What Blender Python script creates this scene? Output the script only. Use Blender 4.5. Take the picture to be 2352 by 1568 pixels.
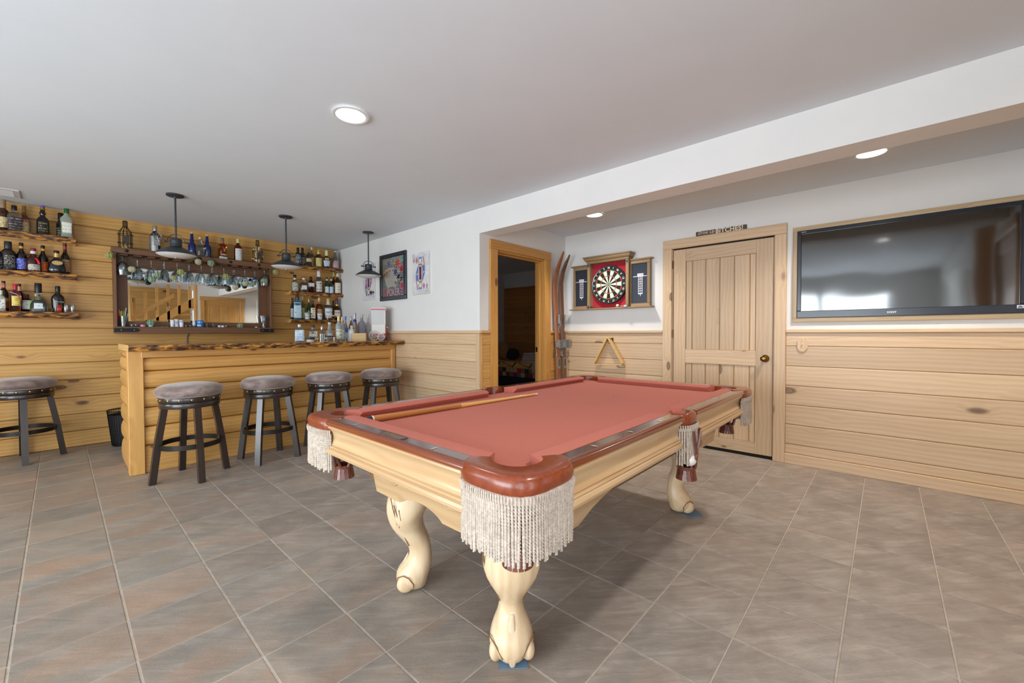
import bpy, bmesh, math, random
from mathutils import Vector, Matrix
random.seed(7)
for _o in list(bpy.data.objects):
    bpy.data.objects.remove(_o)
S = bpy.context.scene
COL = S.collection
PI = math.pi
sin, cos = math.sin, math.cos

# ------------------------------------------------------------------ camera
F, YAW, PITCH, ROLL, EYE = 945.5, 0.8330, -0.0200, -0.0023, 1.17
cam = bpy.data.cameras.new('camera')
cam.sensor_fit = 'HORIZONTAL'
cam.sensor_width = 36.0
cam.lens = F / 2352.0 * 36.0
cam.clip_start = 0.05
cam.clip_end = 100
co = bpy.data.objects.new('camera', cam)
COL.objects.link(co)
fwd = Vector((sin(YAW) * cos(PITCH), cos(YAW) * cos(PITCH), sin(PITCH)))
rgt = Vector((cos(YAW), -sin(YAW), 0))
upv = rgt.cross(fwd)
r2 = rgt * cos(ROLL) + upv * sin(ROLL)
u2 = -rgt * sin(ROLL) + upv * cos(ROLL)
M = Matrix((r2, u2, -fwd)).transposed().to_4x4()
M.translation = (0, 0, EYE)
co.matrix_world = M
S.camera = co

# ------------------------------------------------------------------ world, lights, exposure
S.view_settings.view_transform = 'Standard'
S.view_settings.look = 'None'
S.view_settings.gamma = 1.0
S.view_settings.use_curve_mapping = False
S.view_settings.exposure = 0.5
S.cycles.max_bounces = 10
S.cycles.diffuse_bounces = 6
S.cycles.glossy_bounces = 5
S.cycles.transmission_bounces = 8
S.cycles.transparent_max_bounces = 8
S.cycles.caustics_reflective = False
S.cycles.caustics_refractive = False
S.cycles.sample_clamp_indirect = 6.0
S.cycles.use_denoising = True
W = bpy.data.worlds.new('sky')
S.world = W
W.use_nodes = True
_bg = W.node_tree.nodes['Background']
_bg.inputs['Color'].default_value = (0.72, 0.84, 1.0, 1)
_bg.inputs['Strength'].default_value = 1.0


def area_light(name, loc, rot, sx, sy, power, color):
    l = bpy.data.lights.new(name, 'AREA')
    l.shape = 'RECTANGLE'
    l.size, l.size_y, l.energy, l.color = sx, sy, power, color
    o = bpy.data.objects.new(name, l)
    o.location, o.rotation_euler = loc, rot
    COL.objects.link(o)
    return o


# daylight arriving through the windows of the two unseen walls
DAY = (0.86, 0.94, 1.0)
area_light('daylight_patio', (-3.12, 1.55, 1.08), (0, -PI / 2, 0), 1.95, 3.3, 150, DAY)
area_light('daylight_window', (-3.12, 4.55, 1.45), (0, -PI / 2, 0), 1.2, 1.5, 38, DAY)
area_light('daylight_front', (-1.2, -0.93, 1.15), (PI / 2, 0, 0), 2.1, 1.9, 34, DAY)
area_light('daylight_side', (0.72, -0.93, 1.1), (PI / 2, 0, 0), 0.44, 1.8, 5, DAY)

# ------------------------------------------------------------------ nodes
MATS = {}


def srgb(r, g, b):
    f = lambda c: (c / 12.92 if c <= 0.04045 else ((c + 0.055) / 1.055) ** 2.4)
    return (f(r / 255), f(g / 255), f(b / 255), 1)


class N:
    def __init__(self, name):
        self.m = bpy.data.materials.new(name)
        self.m.use_nodes = True
        self.t = self.m.node_tree
        self.p = self.t.nodes['Principled BSDF']

    def n(self, typ, **kw):
        x = self.t.nodes.new('ShaderNode' + typ)
        for k, v in kw.items():
            if hasattr(x, k):
                setattr(x, k, v)
            else:
                x.inputs[k.replace('_', ' ')].default_value = v
        return x

    def l(self, a, b):
        self.t.links.new(a, b)

    def math(self, op, a, b=None, c=None, clamp=False):
        x = self.t.nodes.new('ShaderNodeMath')
        x.operation = op
        x.use_clamp = clamp
        for i, v in enumerate((a, b, c)):
            if v is None:
                continue
            if isinstance(v, (int, float)):
                x.inputs[i].default_value = v
            else:
                self.l(v, x.inputs[i])
        return x.outputs[0]

    def ramp(self, fac, stops, interp='LINEAR'):
        x = self.t.nodes.new('ShaderNodeValToRGB')
        x.color_ramp.interpolation = interp
        e = x.color_ramp.elements
        while len(e) < len(stops):
            e.new(0.5)
        for i, (p, c) in enumerate(stops):
            e[i].position = p
            e[i].color = c
        self.l(fac, x.inputs[0])
        return x.outputs[0]

    def mix(self, fac, a, b, blend='MIX'):
        x = self.t.nodes.new('ShaderNodeMix')
        x.data_type = 'RGBA'
        x.blend_type = blend
        for sock, v in ((x.inputs[0], fac), (x.inputs[6], a), (x.inputs[7], b)):
            if isinstance(v, (int, float)):
                sock.default_value = v
            elif isinstance(v, tuple):
                sock.default_value = v
            else:
                self.l(v, sock)
        return x.outputs[2]

    def scaled(self, vec, s):
        x = self.t.nodes.new('ShaderNodeVectorMath')
        x.operation = 'MULTIPLY'
        self.l(vec, x.inputs[0])
        x.inputs[1].default_value = s
        return x.outputs[0]

    def noise(self, vec, scale=1, detail=3, rough=0.55, dist=0):
        x = self.n('TexNoise')
        x.inputs['Scale'].default_value = scale
        x.inputs['Detail'].default_value = detail
        x.inputs['Roughness'].default_value = rough
        x.inputs['Distortion'].default_value = dist
        if vec is not None:
            self.l(vec, x.inputs['Vector'])
        return x.outputs['Fac']

    def coords(self, rnd=True):
        tc = self.n('TexCoord').outputs['Object']
        if not rnd:
            return tc, None
        r = self.n('ObjectInfo').outputs['Random']
        c = self.n('CombineXYZ')
        for i, k in enumerate((37.0, 53.0, 91.0)):
            self.l(self.math('MULTIPLY', r, k), c.inputs[i])
        a = self.t.nodes.new('ShaderNodeVectorMath')
        self.l(tc, a.inputs[0])
        self.l(c.outputs[0], a.inputs[1])
        return a.outputs[0], r

    def bump(self, h, s=0.2, d=0.002):
        x = self.n('Bump')
        x.inputs['Strength'].default_value = s
        x.inputs['Distance'].default_value = d
        self.l(h, x.inputs['Height'])
        self.l(x.outputs[0], self.p.inputs['Normal'])


def flat(name, rgb, rough=0.5, metal=0.0, spec=0.5, trans=0.0, ior=1.45, emit=None, coat=0.0, sheen=0.0):
    if name in MATS:
        return MATS[name]
    q = N(name)
    p = q.p
    p.inputs['Base Color'].default_value = srgb(*rgb)
    p.inputs['Roughness'].default_value = rough
    p.inputs['Metallic'].default_value = metal
    p.inputs['Specular IOR Level'].default_value = spec
    p.inputs['Transmission Weight'].default_value = trans
    p.inputs['IOR'].default_value = ior
    p.inputs['Coat Weight'].default_value = coat
    p.inputs['Sheen Weight'].default_value = sheen
    if emit:
        p.inputs['Emission Color'].default_value = srgb(*rgb)
        p.inputs['Emission Strength'].default_value = emit
    MATS[name] = q.m
    return q.m


def pine(name, light, dark, knot, axis='x', rough=0.42, knots=1.0, coat=0.0, gs=1.0):
    """Knotty pine: grain runs along AXIS of the object's own coordinates."""
    key = name + '_' + axis
    if key in MATS:
        return MATS[key]
    q = N(key)
    v, rnd = q.coords()
    s = q.n('SeparateXYZ')
    q.l(v, s.inputs[0])
    order = {'x': (0, 1, 2), 'y': (1, 0, 2), 'z': (2, 0, 1)}[axis]
    a, b, c = (s.outputs[i] for i in order)

    def vec(x, y, z):
        k = q.n('CombineXYZ')
        for i, t in enumerate((x, y, z)):
            q.l(t, k.inputs[i])
        return k.outputs[0]
    base = vec(a, b, c)
    wob = q.noise(q.scaled(base, (2.2, 6, 6)), 1, 2)
    kv = q.n('TexVoronoi')
    kv.inputs['Scale'].default_value = 1
    q.l(q.scaled(base, (2.3 * gs, 5.2 * gs, 5.2 * gs)), kv.inputs['Vector'])
    kcol = q.n('SeparateColor')
    q.l(kv.outputs['Color'], kcol.inputs[0])
    sel = q.math('GREATER_THAN', kcol.outputs[0], 1 - 0.62 * knots)
    size = q.math('MULTIPLY_ADD', kcol.outputs[1], 0.12, 0.06)
    d = q.math('ADD', kv.outputs['Distance'], q.math('MULTIPLY_ADD', wob, 0.10, -0.05))
    rel = q.math('DIVIDE', d, size)
    core = q.math('MULTIPLY', q.math('MULTIPLY_ADD', rel, -3.0, 3.4, True), sel)
    halo = q.math('MULTIPLY', q.math('MULTIPLY_ADD', d, -3.2, 1.0, True), sel)
    c2 = q.math('MULTIPLY_ADD', halo, 0.06, c)
    wv = q.n('TexWave')
    wv.wave_type = 'BANDS'
    wv.bands_direction = 'Z'
    wv.inputs['Scale'].default_value = 9.0 * gs
    wv.inputs['Distortion'].default_value = 7.0
    wv.inputs['Detail'].default_value = 2.0
    wv.inputs['Detail Scale'].default_value = 0.8
    q.l(q.scaled(vec(a, b, c2), (0.22, 1, 1)), wv.inputs['Vector'])
    n1 = q.noise(q.scaled(base, (1.1 * gs, 12 * gs, 12 * gs)), 1, 3)
    fine = q.noise(q.scaled(base, (5 * gs, 120 * gs, 120 * gs)), 1, 2)
    f = q.math('ADD', q.math('MULTIPLY', wv.outputs['Fac'], 0.24), q.math('MULTIPLY', n1, 0.62))
    f = q.math('ADD', f, q.math('MULTIPLY', fine, 0.30))
    f = q.math('SUBTRACT', f, 0.18, None, True)
    f = q.math('ADD', f, q.math('MULTIPLY', halo, 0.22), None, True)
    L, D = srgb(*light), srgb(*dark)
    col = q.ramp(f, [(0.12, L), (0.52, tuple((x + y) / 2 for x, y in zip(L, D))), (0.95, D)])
    ring = q.math('FRACT', q.math('MULTIPLY', rel, 1.7))
    kc = q.mix(ring, srgb(*knot), tuple((x * 0.55 + y * 0.45) for x, y in zip(srgb(*knot), D)))
    col = q.mix(q.math('MULTIPLY', core, 0.9, None, True), col, kc)
    tone = q.math('MULTIPLY_ADD', rnd, 0.22, 0.88)
    h = q.n('HueSaturation')
    q.l(tone, h.inputs['Value'])
    q.l(col, h.inputs['Color'])
    q.l(h.outputs[0], q.p.inputs['Base Color'])
    q.p.inputs['Roughness'].default_value = rough
    q.p.inputs['Coat Weight'].default_value = coat
    q.p.inputs['Coat Roughness'].default_value = 0.12
    q.bump(q.math('ADD', fine, core), 0.12, 0.0015)
    MATS[key] = q.m
    return q.m


def mottled(name, c1, c2, scale=8, rough=0.5, metal=0.0, stretch=(1, 1, 1), bump=0.0, detail=4, c3=None, coat=0.0, spec=0.5, sheen=0.0, lo=0.3, hi=0.7):
    if name in MATS:
        return MATS[name]
    q = N(name)
    v, _ = q.coords()
    n = q.noise(q.scaled(v, stretch), scale, detail, 0.6, 0.4)
    st = [(lo, srgb(*c1)), (hi, srgb(*c2))]
    if c3:
        st = [(lo, srgb(*c1)), ((lo + hi) / 2, srgb(*c3)), (hi, srgb(*c2))]
    q.l(q.ramp(n, st), q.p.inputs['Base Color'])
    q.p.inputs['Roughness'].default_value = rough
    q.p.inputs['Metallic'].default_value = metal
    q.p.inputs['Coat Weight'].default_value = coat
    q.p.inputs['Coat Roughness'].default_value = 0.15
    q.p.inputs['Specular IOR Level'].default_value = spec
    q.p.inputs['Sheen Weight'].default_value = sheen
    if bump:
        q.bump(n, bump, 0.004)
    MATS[name] = q.m
    return q.m


def print_mat(name, paper, ink, rows=70.0, cov=0.5):
    """Paper with small printed marks, too fine to read."""
    if name in MATS:
        return MATS[name]
    q = N(name)
    v, _ = q.coords()
    s = q.n('SeparateXYZ')
    q.l(v, s.inputs[0])
    line = q.math('GREATER_THAN', q.math('FRACT', q.math('MULTIPLY', s.outputs[2], rows)), 1 - cov)
    n = q.noise(q.scaled(v, (1, 1, 0.55)), 190, 1, 0.5)
    big = q.noise(v, 26, 1, 0.5)
    f = q.math('MULTIPLY', line, q.math('GREATER_THAN', n, 0.5))
    f = q.math('MULTIPLY', f, q.math('GREATER_THAN', big, 0.43))
    q.l(q.mix(f, srgb(*paper), srgb(*ink)), q.p.inputs['Base Color'])
    q.p.inputs['Roughness'].default_value = 0.55
    MATS[name] = q.m
    return q.m


# ------------------------------------------------------------------ geometry
class MB:
    def __init__(self):
        self.v, self.f = [], []

    def add(self, vs, fs):
        o = len(self.v)
        self.v += [tuple(p) for p in vs]
        self.f += [tuple(i + o for i in f) for f in fs]
        return self

    def box(self, x0, x1, y0, y1, z0, z1, b=0.0):
        if b <= 0:
            vs = [(x, y, z) for z in (z0, z1) for y in (y0, y1) for x in (x0, x1)]
            return self.add(vs, [(0, 2, 3, 1), (4, 5, 7, 6), (0, 1, 5, 4), (2, 6, 7, 3), (0, 4, 6, 2), (1, 3, 7, 5)])
        b = min(b, (x1 - x0) * .45, (y1 - y0) * .45, (z1 - z0) * .45)
        vs, idx = [], {}
        R = ((x0, x1), (y0, y1), (z0, z1))
        for sx in (0, 1):
            for sy in (0, 1):
                for sz in (0, 1):
                    sg = (sx, sy, sz)
                    for ax in range(3):      # the corner vertex lying on the face normal to ax
                        p = []
                        for k in range(3):
                            e = R[k][sg[k]]
                            p.append(e if k == ax else e + (b if sg[k] == 0 else -b))
                        idx[(sg, ax)] = len(vs)
                        vs.append(tuple(p))
        fs = []
        for ax in range(3):
            o1, o2 = [k for k in range(3) if k != ax]
            for s in (0, 1):
                ring = []
                for a, c in ((0, 0), (1, 0), (1, 1), (0, 1)):
                    g = [0, 0, 0]
                    g[ax], g[o1], g[o2] = s, a, c
                    ring.append(idx[(tuple(g), ax)])
                fs.append(tuple(ring))
        for ax in range(3):                  # edges running along ax
            o1, o2 = [k for k in range(3) if k != ax]
            for a in (0, 1):
                for c in (0, 1):
                    g0, g1 = [0, 0, 0], [0, 0, 0]
                    g0[o1] = g1[o1] = a
                    g0[o2] = g1[o2] = c
                    g1[ax] = 1
                    g0, g1 = tuple(g0), tuple(g1)
                    fs.append((idx[(g0, o1)], idx[(g1, o1)], idx[(g1, o2)], idx[(g0, o2)]))
        for sx in (0, 1):
            for sy in (0, 1):
                for sz in (0, 1):
                    fs.append(tuple(idx[((sx, sy, sz), k)] for k in range(3)))
        return self.add(vs, fs)

    def rings(self, rs, close=True, cap0=True, cap1=True):
        """Skin a list of equally long rings."""
        n = len(rs[0])
        vs = [p for r in rs for p in r]
        fs = []
        m = n if close else n - 1
        for i in range(len(rs) - 1):
            for j in range(m):
                k = (j + 1) % n
                fs.append((i * n + j, i * n + k, (i + 1) * n + k, (i + 1) * n + j))
        if close and cap0:
            fs.append(tuple(reversed(range(n))))
        if close and cap1:
            fs.append(tuple((len(rs) - 1) * n + j for j in range(n)))
        return self.add(vs, fs)

    def lathe(self, prof, seg=24, cx=0, cy=0, cz=0, cap0=True, cap1=True):
        rs = [[(cx + r * cos(2 * PI * j / seg), cy + r * sin(2 * PI * j / seg), cz + z) for j in range(seg)] for r, z in prof]
        return self.rings(rs, True, cap0, cap1)

    def tube(self, pts, rad, seg=8, closed=False):
        P = [Vector(p) for p in pts]
        n = len(P)
        rs = []
        up = Vector((0, 0, 1))
        prev = None
        for i in range(n):
            if closed:
                t = (P[(i + 1) % n] - P[i - 1]).normalized()
            else:
                t = (P[min(i + 1, n - 1)] - P[max(i - 1, 0)]).normalized()
            if prev is None:
                a = up if abs(t.dot(up)) < 0.9 else Vector((1, 0, 0))
                u = t.cross(a).normalized()
            else:
                u = (prev - t * prev.dot(t)).normalized()
            prev = u
            w = t.cross(u)
            r = rad[i] if isinstance(rad, (list, tuple)) else rad
            rs.append([tuple(P[i] + (u * cos(2 * PI * j / seg) + w * sin(2 * PI * j / seg)) * r) for j in range(seg)])
        if closed:
            rs.append(rs[0])
        return self.rings(rs, True, not closed, not closed)

    def sphere(self, c, r, seg=12, rng=8, s=(1, 1, 1)):
        rs = []
        for i in range(1, rng):
            a = PI * i / rng
            rs.append([(c[0] + s[0] * r * sin(a) * cos(2 * PI * j / seg), c[1] + s[1] * r * sin(a) * sin(2 * PI * j / seg), c[2] - s[2] * r * cos(a)) for j in range(seg)])
        return self.rings(rs)

    def prism(self, pts, ax, a0, a1):
        """Extrude a polygon of 2-D points (the two axes other than ax) from a0 to a1."""
        o = [k for k in range(3) if k != ax]
        rs = []
        for a in (a0, a1):
            r = []
            for p in pts:
                q = [0, 0, 0]
                q[ax], q[o[0]], q[o[1]] = a, p[0], p[1]
                r.append(tuple(q))
            rs.append(r)
        return self.rings(rs)

    def xf(self, m, start=0):
        for i in range(start, len(self.v)):
            self.v[i] = tuple(m @ Vector(self.v[i]))
        return self


def mesh(mb, name='m', smooth=None):
    me = bpy.data.meshes.new(name)
    me.from_pydata(mb.v, [], mb.f)
    bm = bmesh.new()
    bm.from_mesh(me)
    bmesh.ops.recalc_face_normals(bm, faces=bm.faces)
    bm.to_mesh(me)
    bm.free()
    if smooth is not None:
        me.polygons.foreach_set('use_smooth', [True] * len(me.polygons))
        me.set_sharp_from_angle(angle=math.radians(smooth))
    me.update()
    return me


def put(name, geo, mat, parent=None, loc=None, rz=0.0, smooth=None, kind=None, label=None):
    me = mesh(geo, name, smooth) if isinstance(geo, MB) else geo
    if mat is not None and len(me.materials) == 0:
        me.materials.append(mat)
    o = bpy.data.objects.new(name, me)
    COL.objects.link(o)
    if parent is not None:
        o.parent = parent
    if loc is not None:
        o.location = loc
    if rz:
        o.rotation_euler = (0, 0, rz)
    if kind:
        o['kind'] = kind
    if label:
        o['label'] = label
    return o


def tag(o, label, cat, group=None):
    o['label'], o['category'] = label, cat
    if group:
        o['group'] = group
    return o


def thing(name, label, cat, loc=(0, 0, 0), rz=0.0, group=None):
    o = bpy.data.objects.new(name, None)
    o.empty_display_size = 0.05
    COL.objects.link(o)
    o.location = loc
    o.rotation_euler = (0, 0, rz)
    return tag(o, label, cat, group)


def piece(name, parent, x0, x1, y0, y1, z0, z1, mat, b=0.002, label=None, kind=None):
    """A box part with its own origin in its middle, so that its grain is its own."""
    c = ((x0 + x1) / 2, (y0 + y1) / 2, (z0 + z1) / 2)
    g = MB().box(x0 - c[0], x1 - c[0], y0 - c[1], y1 - c[1], z0 - c[2], z1 - c[2], b)
    return put(name, g, mat, parent, c, label=label, kind=kind)


def copy_tree(o, parent=None):
    c = o.copy()
    COL.objects.link(c)
    c.parent = parent
    for ch in list(o.children):
        copy_tree(ch, c)
    return c


def lettering(s, size, spacing=1.0, bold=0.0, shear=0.0):
    """Filled outlines of a line of text, as points in the x-y plane starting at the origin."""
    c = bpy.data.curves.new('t', 'FONT')
    c.body, c.size, c.space_character, c.offset, c.shear = s, size, spacing, bold, shear
    o = bpy.data.objects.new('t', c)
    me = bpy.data.meshes.new_from_object(o)
    bpy.data.objects.remove(o)
    g = MB()
    g.v = [tuple(v.co) for v in me.vertices]
    g.f = [tuple(p.vertices) for p in me.polygons]
    bpy.data.meshes.remove(me)
    return g


def on_plane(g, origin, ux, uy, center=True, width=None):
    """Lay flat lettering onto a plane given by an origin and two directions."""
    xs = [v[0] for v in g.v]
    ys = [v[1] for v in g.v]
    w = max(xs) - min(xs)
    k = width / w if width else 1.0
    cx = (max(xs) + min(xs)) / 2 if center else min(xs)
    cy = (max(ys) + min(ys)) / 2 if center else min(ys)
    O, X, Y = Vector(origin), Vector(ux), Vector(uy)
    g.v = [tuple(O + X * ((v[0] - cx) * k) + Y * ((v[1] - cy) * (k if width else 1))) for v in g.v]
    return g


# shared materials
WHITE_WALL = mottled('painted_wall', (222, 221, 219), (226, 225, 222), 3, 0.75)
CEIL = mottled('painted_ceiling', (212, 217, 222), (215, 220, 225), 3, 0.85)
PALE = dict(light=(216, 188, 154), dark=(186, 152, 114), knot=(98, 72, 56))
AMBER_WARM_LIT = dict(light=(214, 168, 96), dark=(172, 120, 56), knot=(70, 42, 24))  # same wood as PALE; finish and warm light both put into the colour
HONEY = dict(light=(222, 172, 100), dark=(186, 130, 64), knot=(92, 58, 32))


def pale(ax):
    return pine('pale_pine', axis=ax, **PALE)


def amber(ax):
    return pine('amber_pine', axis=ax, **AMBER_WARM_LIT)


def honey(ax):
    return pine('honey_pine', axis=ax, coat=0.15, **HONEY)


BLACK_METAL = flat('black_metal', (40, 40, 42), 0.45, 0.6)
CHROME = flat('polished_steel', (200, 202, 205), 0.18, 1.0)
DARK_SLOT = flat('dark_gap', (30, 24, 18), 0.9)


def thin_glass(name, rgb, gloss=.10):
    """Thin-walled clear glass: lets light straight through and mirrors a little, more at glancing angles."""
    q = N(name)
    t = q.n('BsdfTransparent')
    t.inputs['Color'].default_value = srgb(*rgb)
    gl = q.n('BsdfGlossy')
    gl.inputs['Roughness'].default_value = .03
    lw = q.n('LayerWeight')
    lw.inputs['Blend'].default_value = .35
    mx = q.n('MixShader')
    q.l(q.math('MULTIPLY_ADD', lw.outputs['Facing'], .55, gloss, True), mx.inputs[0])
    q.l(t.outputs[0], mx.inputs[1])
    q.l(gl.outputs[0], mx.inputs[2])
    q.l(mx.outputs[0], q.t.nodes['Material Output'].inputs['Surface'])
    MATS[name] = q.m
    return q.m


GLASS = thin_glass('clear_glass', (236, 242, 244))

# ================================================================== THE SETTING
XD, XP, YB, YR, YF, XL = 4.375, 2.88, 6.23, 3.06, -0.8, -3.0
ZC, ZA, ZBEAM = 2.432, 2.405, 2.183


def struct(name, geo, mat, smooth=None):
    if geo.v:
        o = put(name, geo, mat, smooth=smooth)
    else:
        o = bpy.data.objects.new(name, None)
        o.empty_display_size = 0.05
        COL.objects.link(o)
    o['kind'] = 'structure'
    return o


# ---- floor: grout bed and slate-look tiles
def tile_mat():
    q = N('slate_tile')
    v, rnd = q.coords()
    pos = q.n('NewGeometry').outputs['Position']
    rot = q.n('Mapping')
    rot.inputs['Rotation'].default_value = (0, 0, 0.75)
    q.l(v, rot.inputs['Vector'])
    st = q.noise(q.scaled(rot.outputs[0], (5, 26, 5)), 1, 5, 0.65, 0.6)
    cl = q.noise(v, 5.0, 4, 0.6, 0.5)
    fine = q.noise(v, 60, 3, 0.7)
    f = q.math('ADD', q.math('MULTIPLY', st, 0.55), q.math('MULTIPLY', cl, 0.45))
    col = q.ramp(f, [(0.30, srgb(126, 117, 110)), (0.5, srgb(154, 143, 134)), (0.70, srgb(184, 174, 164))])
    hue = q.noise(q.scaled(v, (2.2, 5, 1)), 1, 3, 0.6)
    rust_warm_light = q.ramp(hue, [(0.35, srgb(116, 118, 110)), (0.5, srgb(142, 128, 112)), (0.66, srgb(160, 126, 98))])
    s = q.n('SeparateXYZ')
    q.l(pos, s.inputs[0])
    far = q.math('MULTIPLY_ADD', s.outputs[0], -0.55, 1.0, True)
    amt = q.math('ADD', q.math('MULTIPLY', far, 0.62), q.math('MULTIPLY', rnd, 0.22), None, True)
    col = q.mix(q.math('MULTIPLY', amt, 0.75), col, rust_warm_light)  # warmer towards low x: tile variation plus warm light put into the colour
    h = q.n('HueSaturation')
    q.l(q.math('MULTIPLY_ADD', rnd, 0.20, 0.86), h.inputs['Value'])
    q.l(col, h.inputs['Color'])
    q.l(h.outputs[0], q.p.inputs['Base Color'])
    q.l(q.math('MULTIPLY_ADD', st, 0.25, 0.34), q.p.inputs['Roughness'])
    q.bump(q.math('ADD', st, q.math('MULTIPLY', fine, 0.35)), 0.42, 0.0035)
    return q.m


TILE = tile_mat()
GROUT = mottled('tile_grout', (172, 160, 146), (196, 184, 170), 30, 0.9)
floor = struct('floor', MB().box(XL - .1, 7.4, -2.6, 6.5, -0.12, -0.003), GROUT)
PT = 0.3094
tiles = []
for i in range(-9, 15):
    for j in range(-3, 21):
        x0, y0 = -0.14 + PT * i, 0.113 + PT * j
        x1, y1 = x0 + PT, y0 + PT
        x0, x1, y0, y1 = max(x0, XL), min(x1, XD), max(y0, YF), min(y1, YB)
        if y0 >= YR - .01 and x1 > XP:
            x1 = min(x1, XP)
        if x1 - x0 < .03 or y1 - y0 < .03:
            continue
        g = 0.003
        tiles.append((x0 + g, x1 - g, y0 + g, y1 - g))


def px_of(p):
    d = Vector(p) - Vector((0, 0, EYE))
    z = d.dot(fwd)
    if z < 0.05:
        return None
    return 1176 + F * d.dot(r2) / z, 784 - F * d.dot(u2) / z, z


def rank(t):
    best = 99
    for x in (t[0], (t[0] + t[1]) / 2, t[1]):
        for y in (t[2], (t[2] + t[3]) / 2, t[3]):
            q = px_of((x, y, 0))
            if q and -5 < q[0] < 2357 and q[1] < 1573:
                best = min(best, q[2])
    return best


tiles.sort(key=rank)
_tm = {}


def tile_geo(w, d):
    g = MB()
    b = 0.0022
    o = [(-w / 2, -d / 2), (w / 2, -d / 2), (w / 2, d / 2), (-w / 2, d / 2)]
    i = [(-w / 2 + b, -d / 2 + b), (w / 2 - b, -d / 2 + b), (w / 2 - b, d / 2 - b), (-w / 2 + b, d / 2 - b)]
    vs = [(x, y, -0.006) for x, y in o] + [(x, y, -0.0016) for x, y in o] + [(x, y, 0) for x, y in i]
    fs = [(8, 9, 10, 11)]
    for k in range(4):
        n = (k + 1) % 4
        fs += [(k, n, n + 4, k + 4), (k + 4, n + 4, n + 8, k + 8)]
    return g.add(vs, fs)


rest = MB()
for k, (x0, x1, y0, y1) in enumerate(tiles):
    w, d, cx, cy = x1 - x0, y1 - y0, (x0 + x1) / 2, (y0 + y1) / 2
    dz = random.uniform(-.0006, .0004)
    if k < 296:
        key = (round(w, 3), round(d, 3))
        if key not in _tm:
            _tm[key] = mesh(tile_geo(w, d), 'tile')
        put('tile', _tm[key], TILE, floor, (cx, cy, dz))
    else:
        g = tile_geo(w, d)
        rest.add([(a + cx, b + cy, c + dz) for a, b, c in g.v], g.f)
put('outlying_tiling', rest, TILE, floor, kind='stuff')

# ---- ceilings and the dropped beam
ceiling = struct('ceiling', MB().box(XL - .1, XP + .1, YF - 1.9, YB + .1, ZC, ZC + .1), CEIL)
struct('ceiling_alcove', MB().box(XP + .1, XD + .2, YF - .1, YR + .05, ZA, ZA + .12), CEIL)
struct('beam', MB().box(XP, 3.08, YF, YR + .001, ZBEAM, ZC + .05), WHITE_WALL)

# ---- wall with the door, television and dartboard
XW = XD + 0.012
g = MB()
g.box(XW, XW + .12, YF - .1, .745, 0, ZA + .02)
g.box(XW, XW + .12, 1.69, YR + .1, 0, ZA + .02)
g.box(XW, XW + .12, .745, 1.69, 2.06, ZA + .02)
wall_east = struct('wall_east', g, WHITE_WALL)
ZB = [.092, .174, .351, .528, .698, .873, 1.05, 1.169]
for y0, y1 in ((YF, .664), (1.779, 3.035)):
    for a, b in zip(ZB[:-1], ZB[1:]):
        piece('board', wall_east, XD, XW + .001, y0, y1, a + .0035, b - .0015, pale('y'), .004)
    piece('backing', wall_east, XD + .007, XW + .002, y0, y1, .09, 1.17, pine('grooved_pine', (176, 140, 92), (150, 112, 66), (98, 72, 56), 'y', knots=0), 0)
piece('chair_rail', wall_east, XD - .018, XW + .001, YF, .664, 1.169, 1.198, pale('y'), .004)
piece('chair_rail', wall_east, XD - .018, XW + .001, 1.779, YR, 1.169, 1.198, pale('y'), .004)
piece('corner_strip', wall_east, XD - .012, XW, 3.015, 3.045, .09, 1.169, pale('z'), .003)
bb = struct('baseboard_east', MB(), None)
piece('plank', bb, XD - .012, XW + .001, YF, .664, 0, .092, pale('y'), .003)
piece('plank', bb, XD - .012, XW + .001, 1.779, YR, 0, .092, pale('y'), .003)

# ---- the wall with the posters
wall_poster = struct('wall_poster', MB().box(XP, XP + .15, YR + .012, YB, 0, ZC + .05), WHITE_WALL)
for a, b in zip(ZB[:-1], ZB[1:]):
    piece('board', wall_poster, XP - .014, XP + .001, 3.10, YB - .02, a + .003, b - .0015, pale('y'), .004)
piece('backing', wall_poster, XP - .006, XP + .001, 3.10, YB - .02, .09, 1.17, MATS['grooved_pine_y'], 0)
piece('chair_rail', wall_poster, XP - .034, XP + .001, YR - .032, YB - .02, 1.169, 1.200, pale('y'), .004)
piece('corner_strip', wall_poster, XP - .022, XP + .001, YR - .014, 3.10, .09, 1.169, pale('z'), .003)
piece('baseboard_plank', wall_poster, XP - .026, XP + .001, YR, YB - .02, 0, .092, pale('y'), .003)

# ---- the wall with the open doorway
g = MB()
g.box(XP + .0005, 3.12, YR, 3.19, 0, ZC)
g.box(3.945, XW, YR, 3.19, 0, ZA + .02)
g.box(3.12, 3.945, YR, 3.19, 2.05, ZC)
wall_north = struct('wall_north', g, WHITE_WALL)
for a, b in zip(ZB[:-1], ZB[1:]):
    piece('board', wall_north, XP + .025, 3.018, YR - .013, YR + .001, a + .003, b - .0015, honey('x'), .004)
    piece('board', wall_north, 4.052, 4.345, YR - .013, YR + .001, a + .003, b - .0015, honey('x'), .004)
piece('corner_strip', wall_north, XP - .002, XP + .024, YR - .016, YR + .001, .09, 1.169, honey('z'), .003)
piece('corner_strip', wall_north, 4.33, 4.36, YR - .02, YR + .001, .09, 1.169, honey('z'), .003)
piece('chair_rail', wall_north, XP - .002, 3.018, YR - .032, YR + .001, 1.170, 1.199, honey('x'), .004)
piece('chair_rail', wall_north, 4.052, XD - .018, YR - .032, YR + .001, 1.170, 1.199, honey('x'), .004)
piece('baseboard_plank', wall_north, XP, 3.018, YR - .024, YR + .001, 0, .092, honey('x'), .003)
piece('baseboard_plank', wall_north, 4.052, XD - .01, YR - .024, YR + .001, 0, .092, honey('x'), .003)
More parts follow.
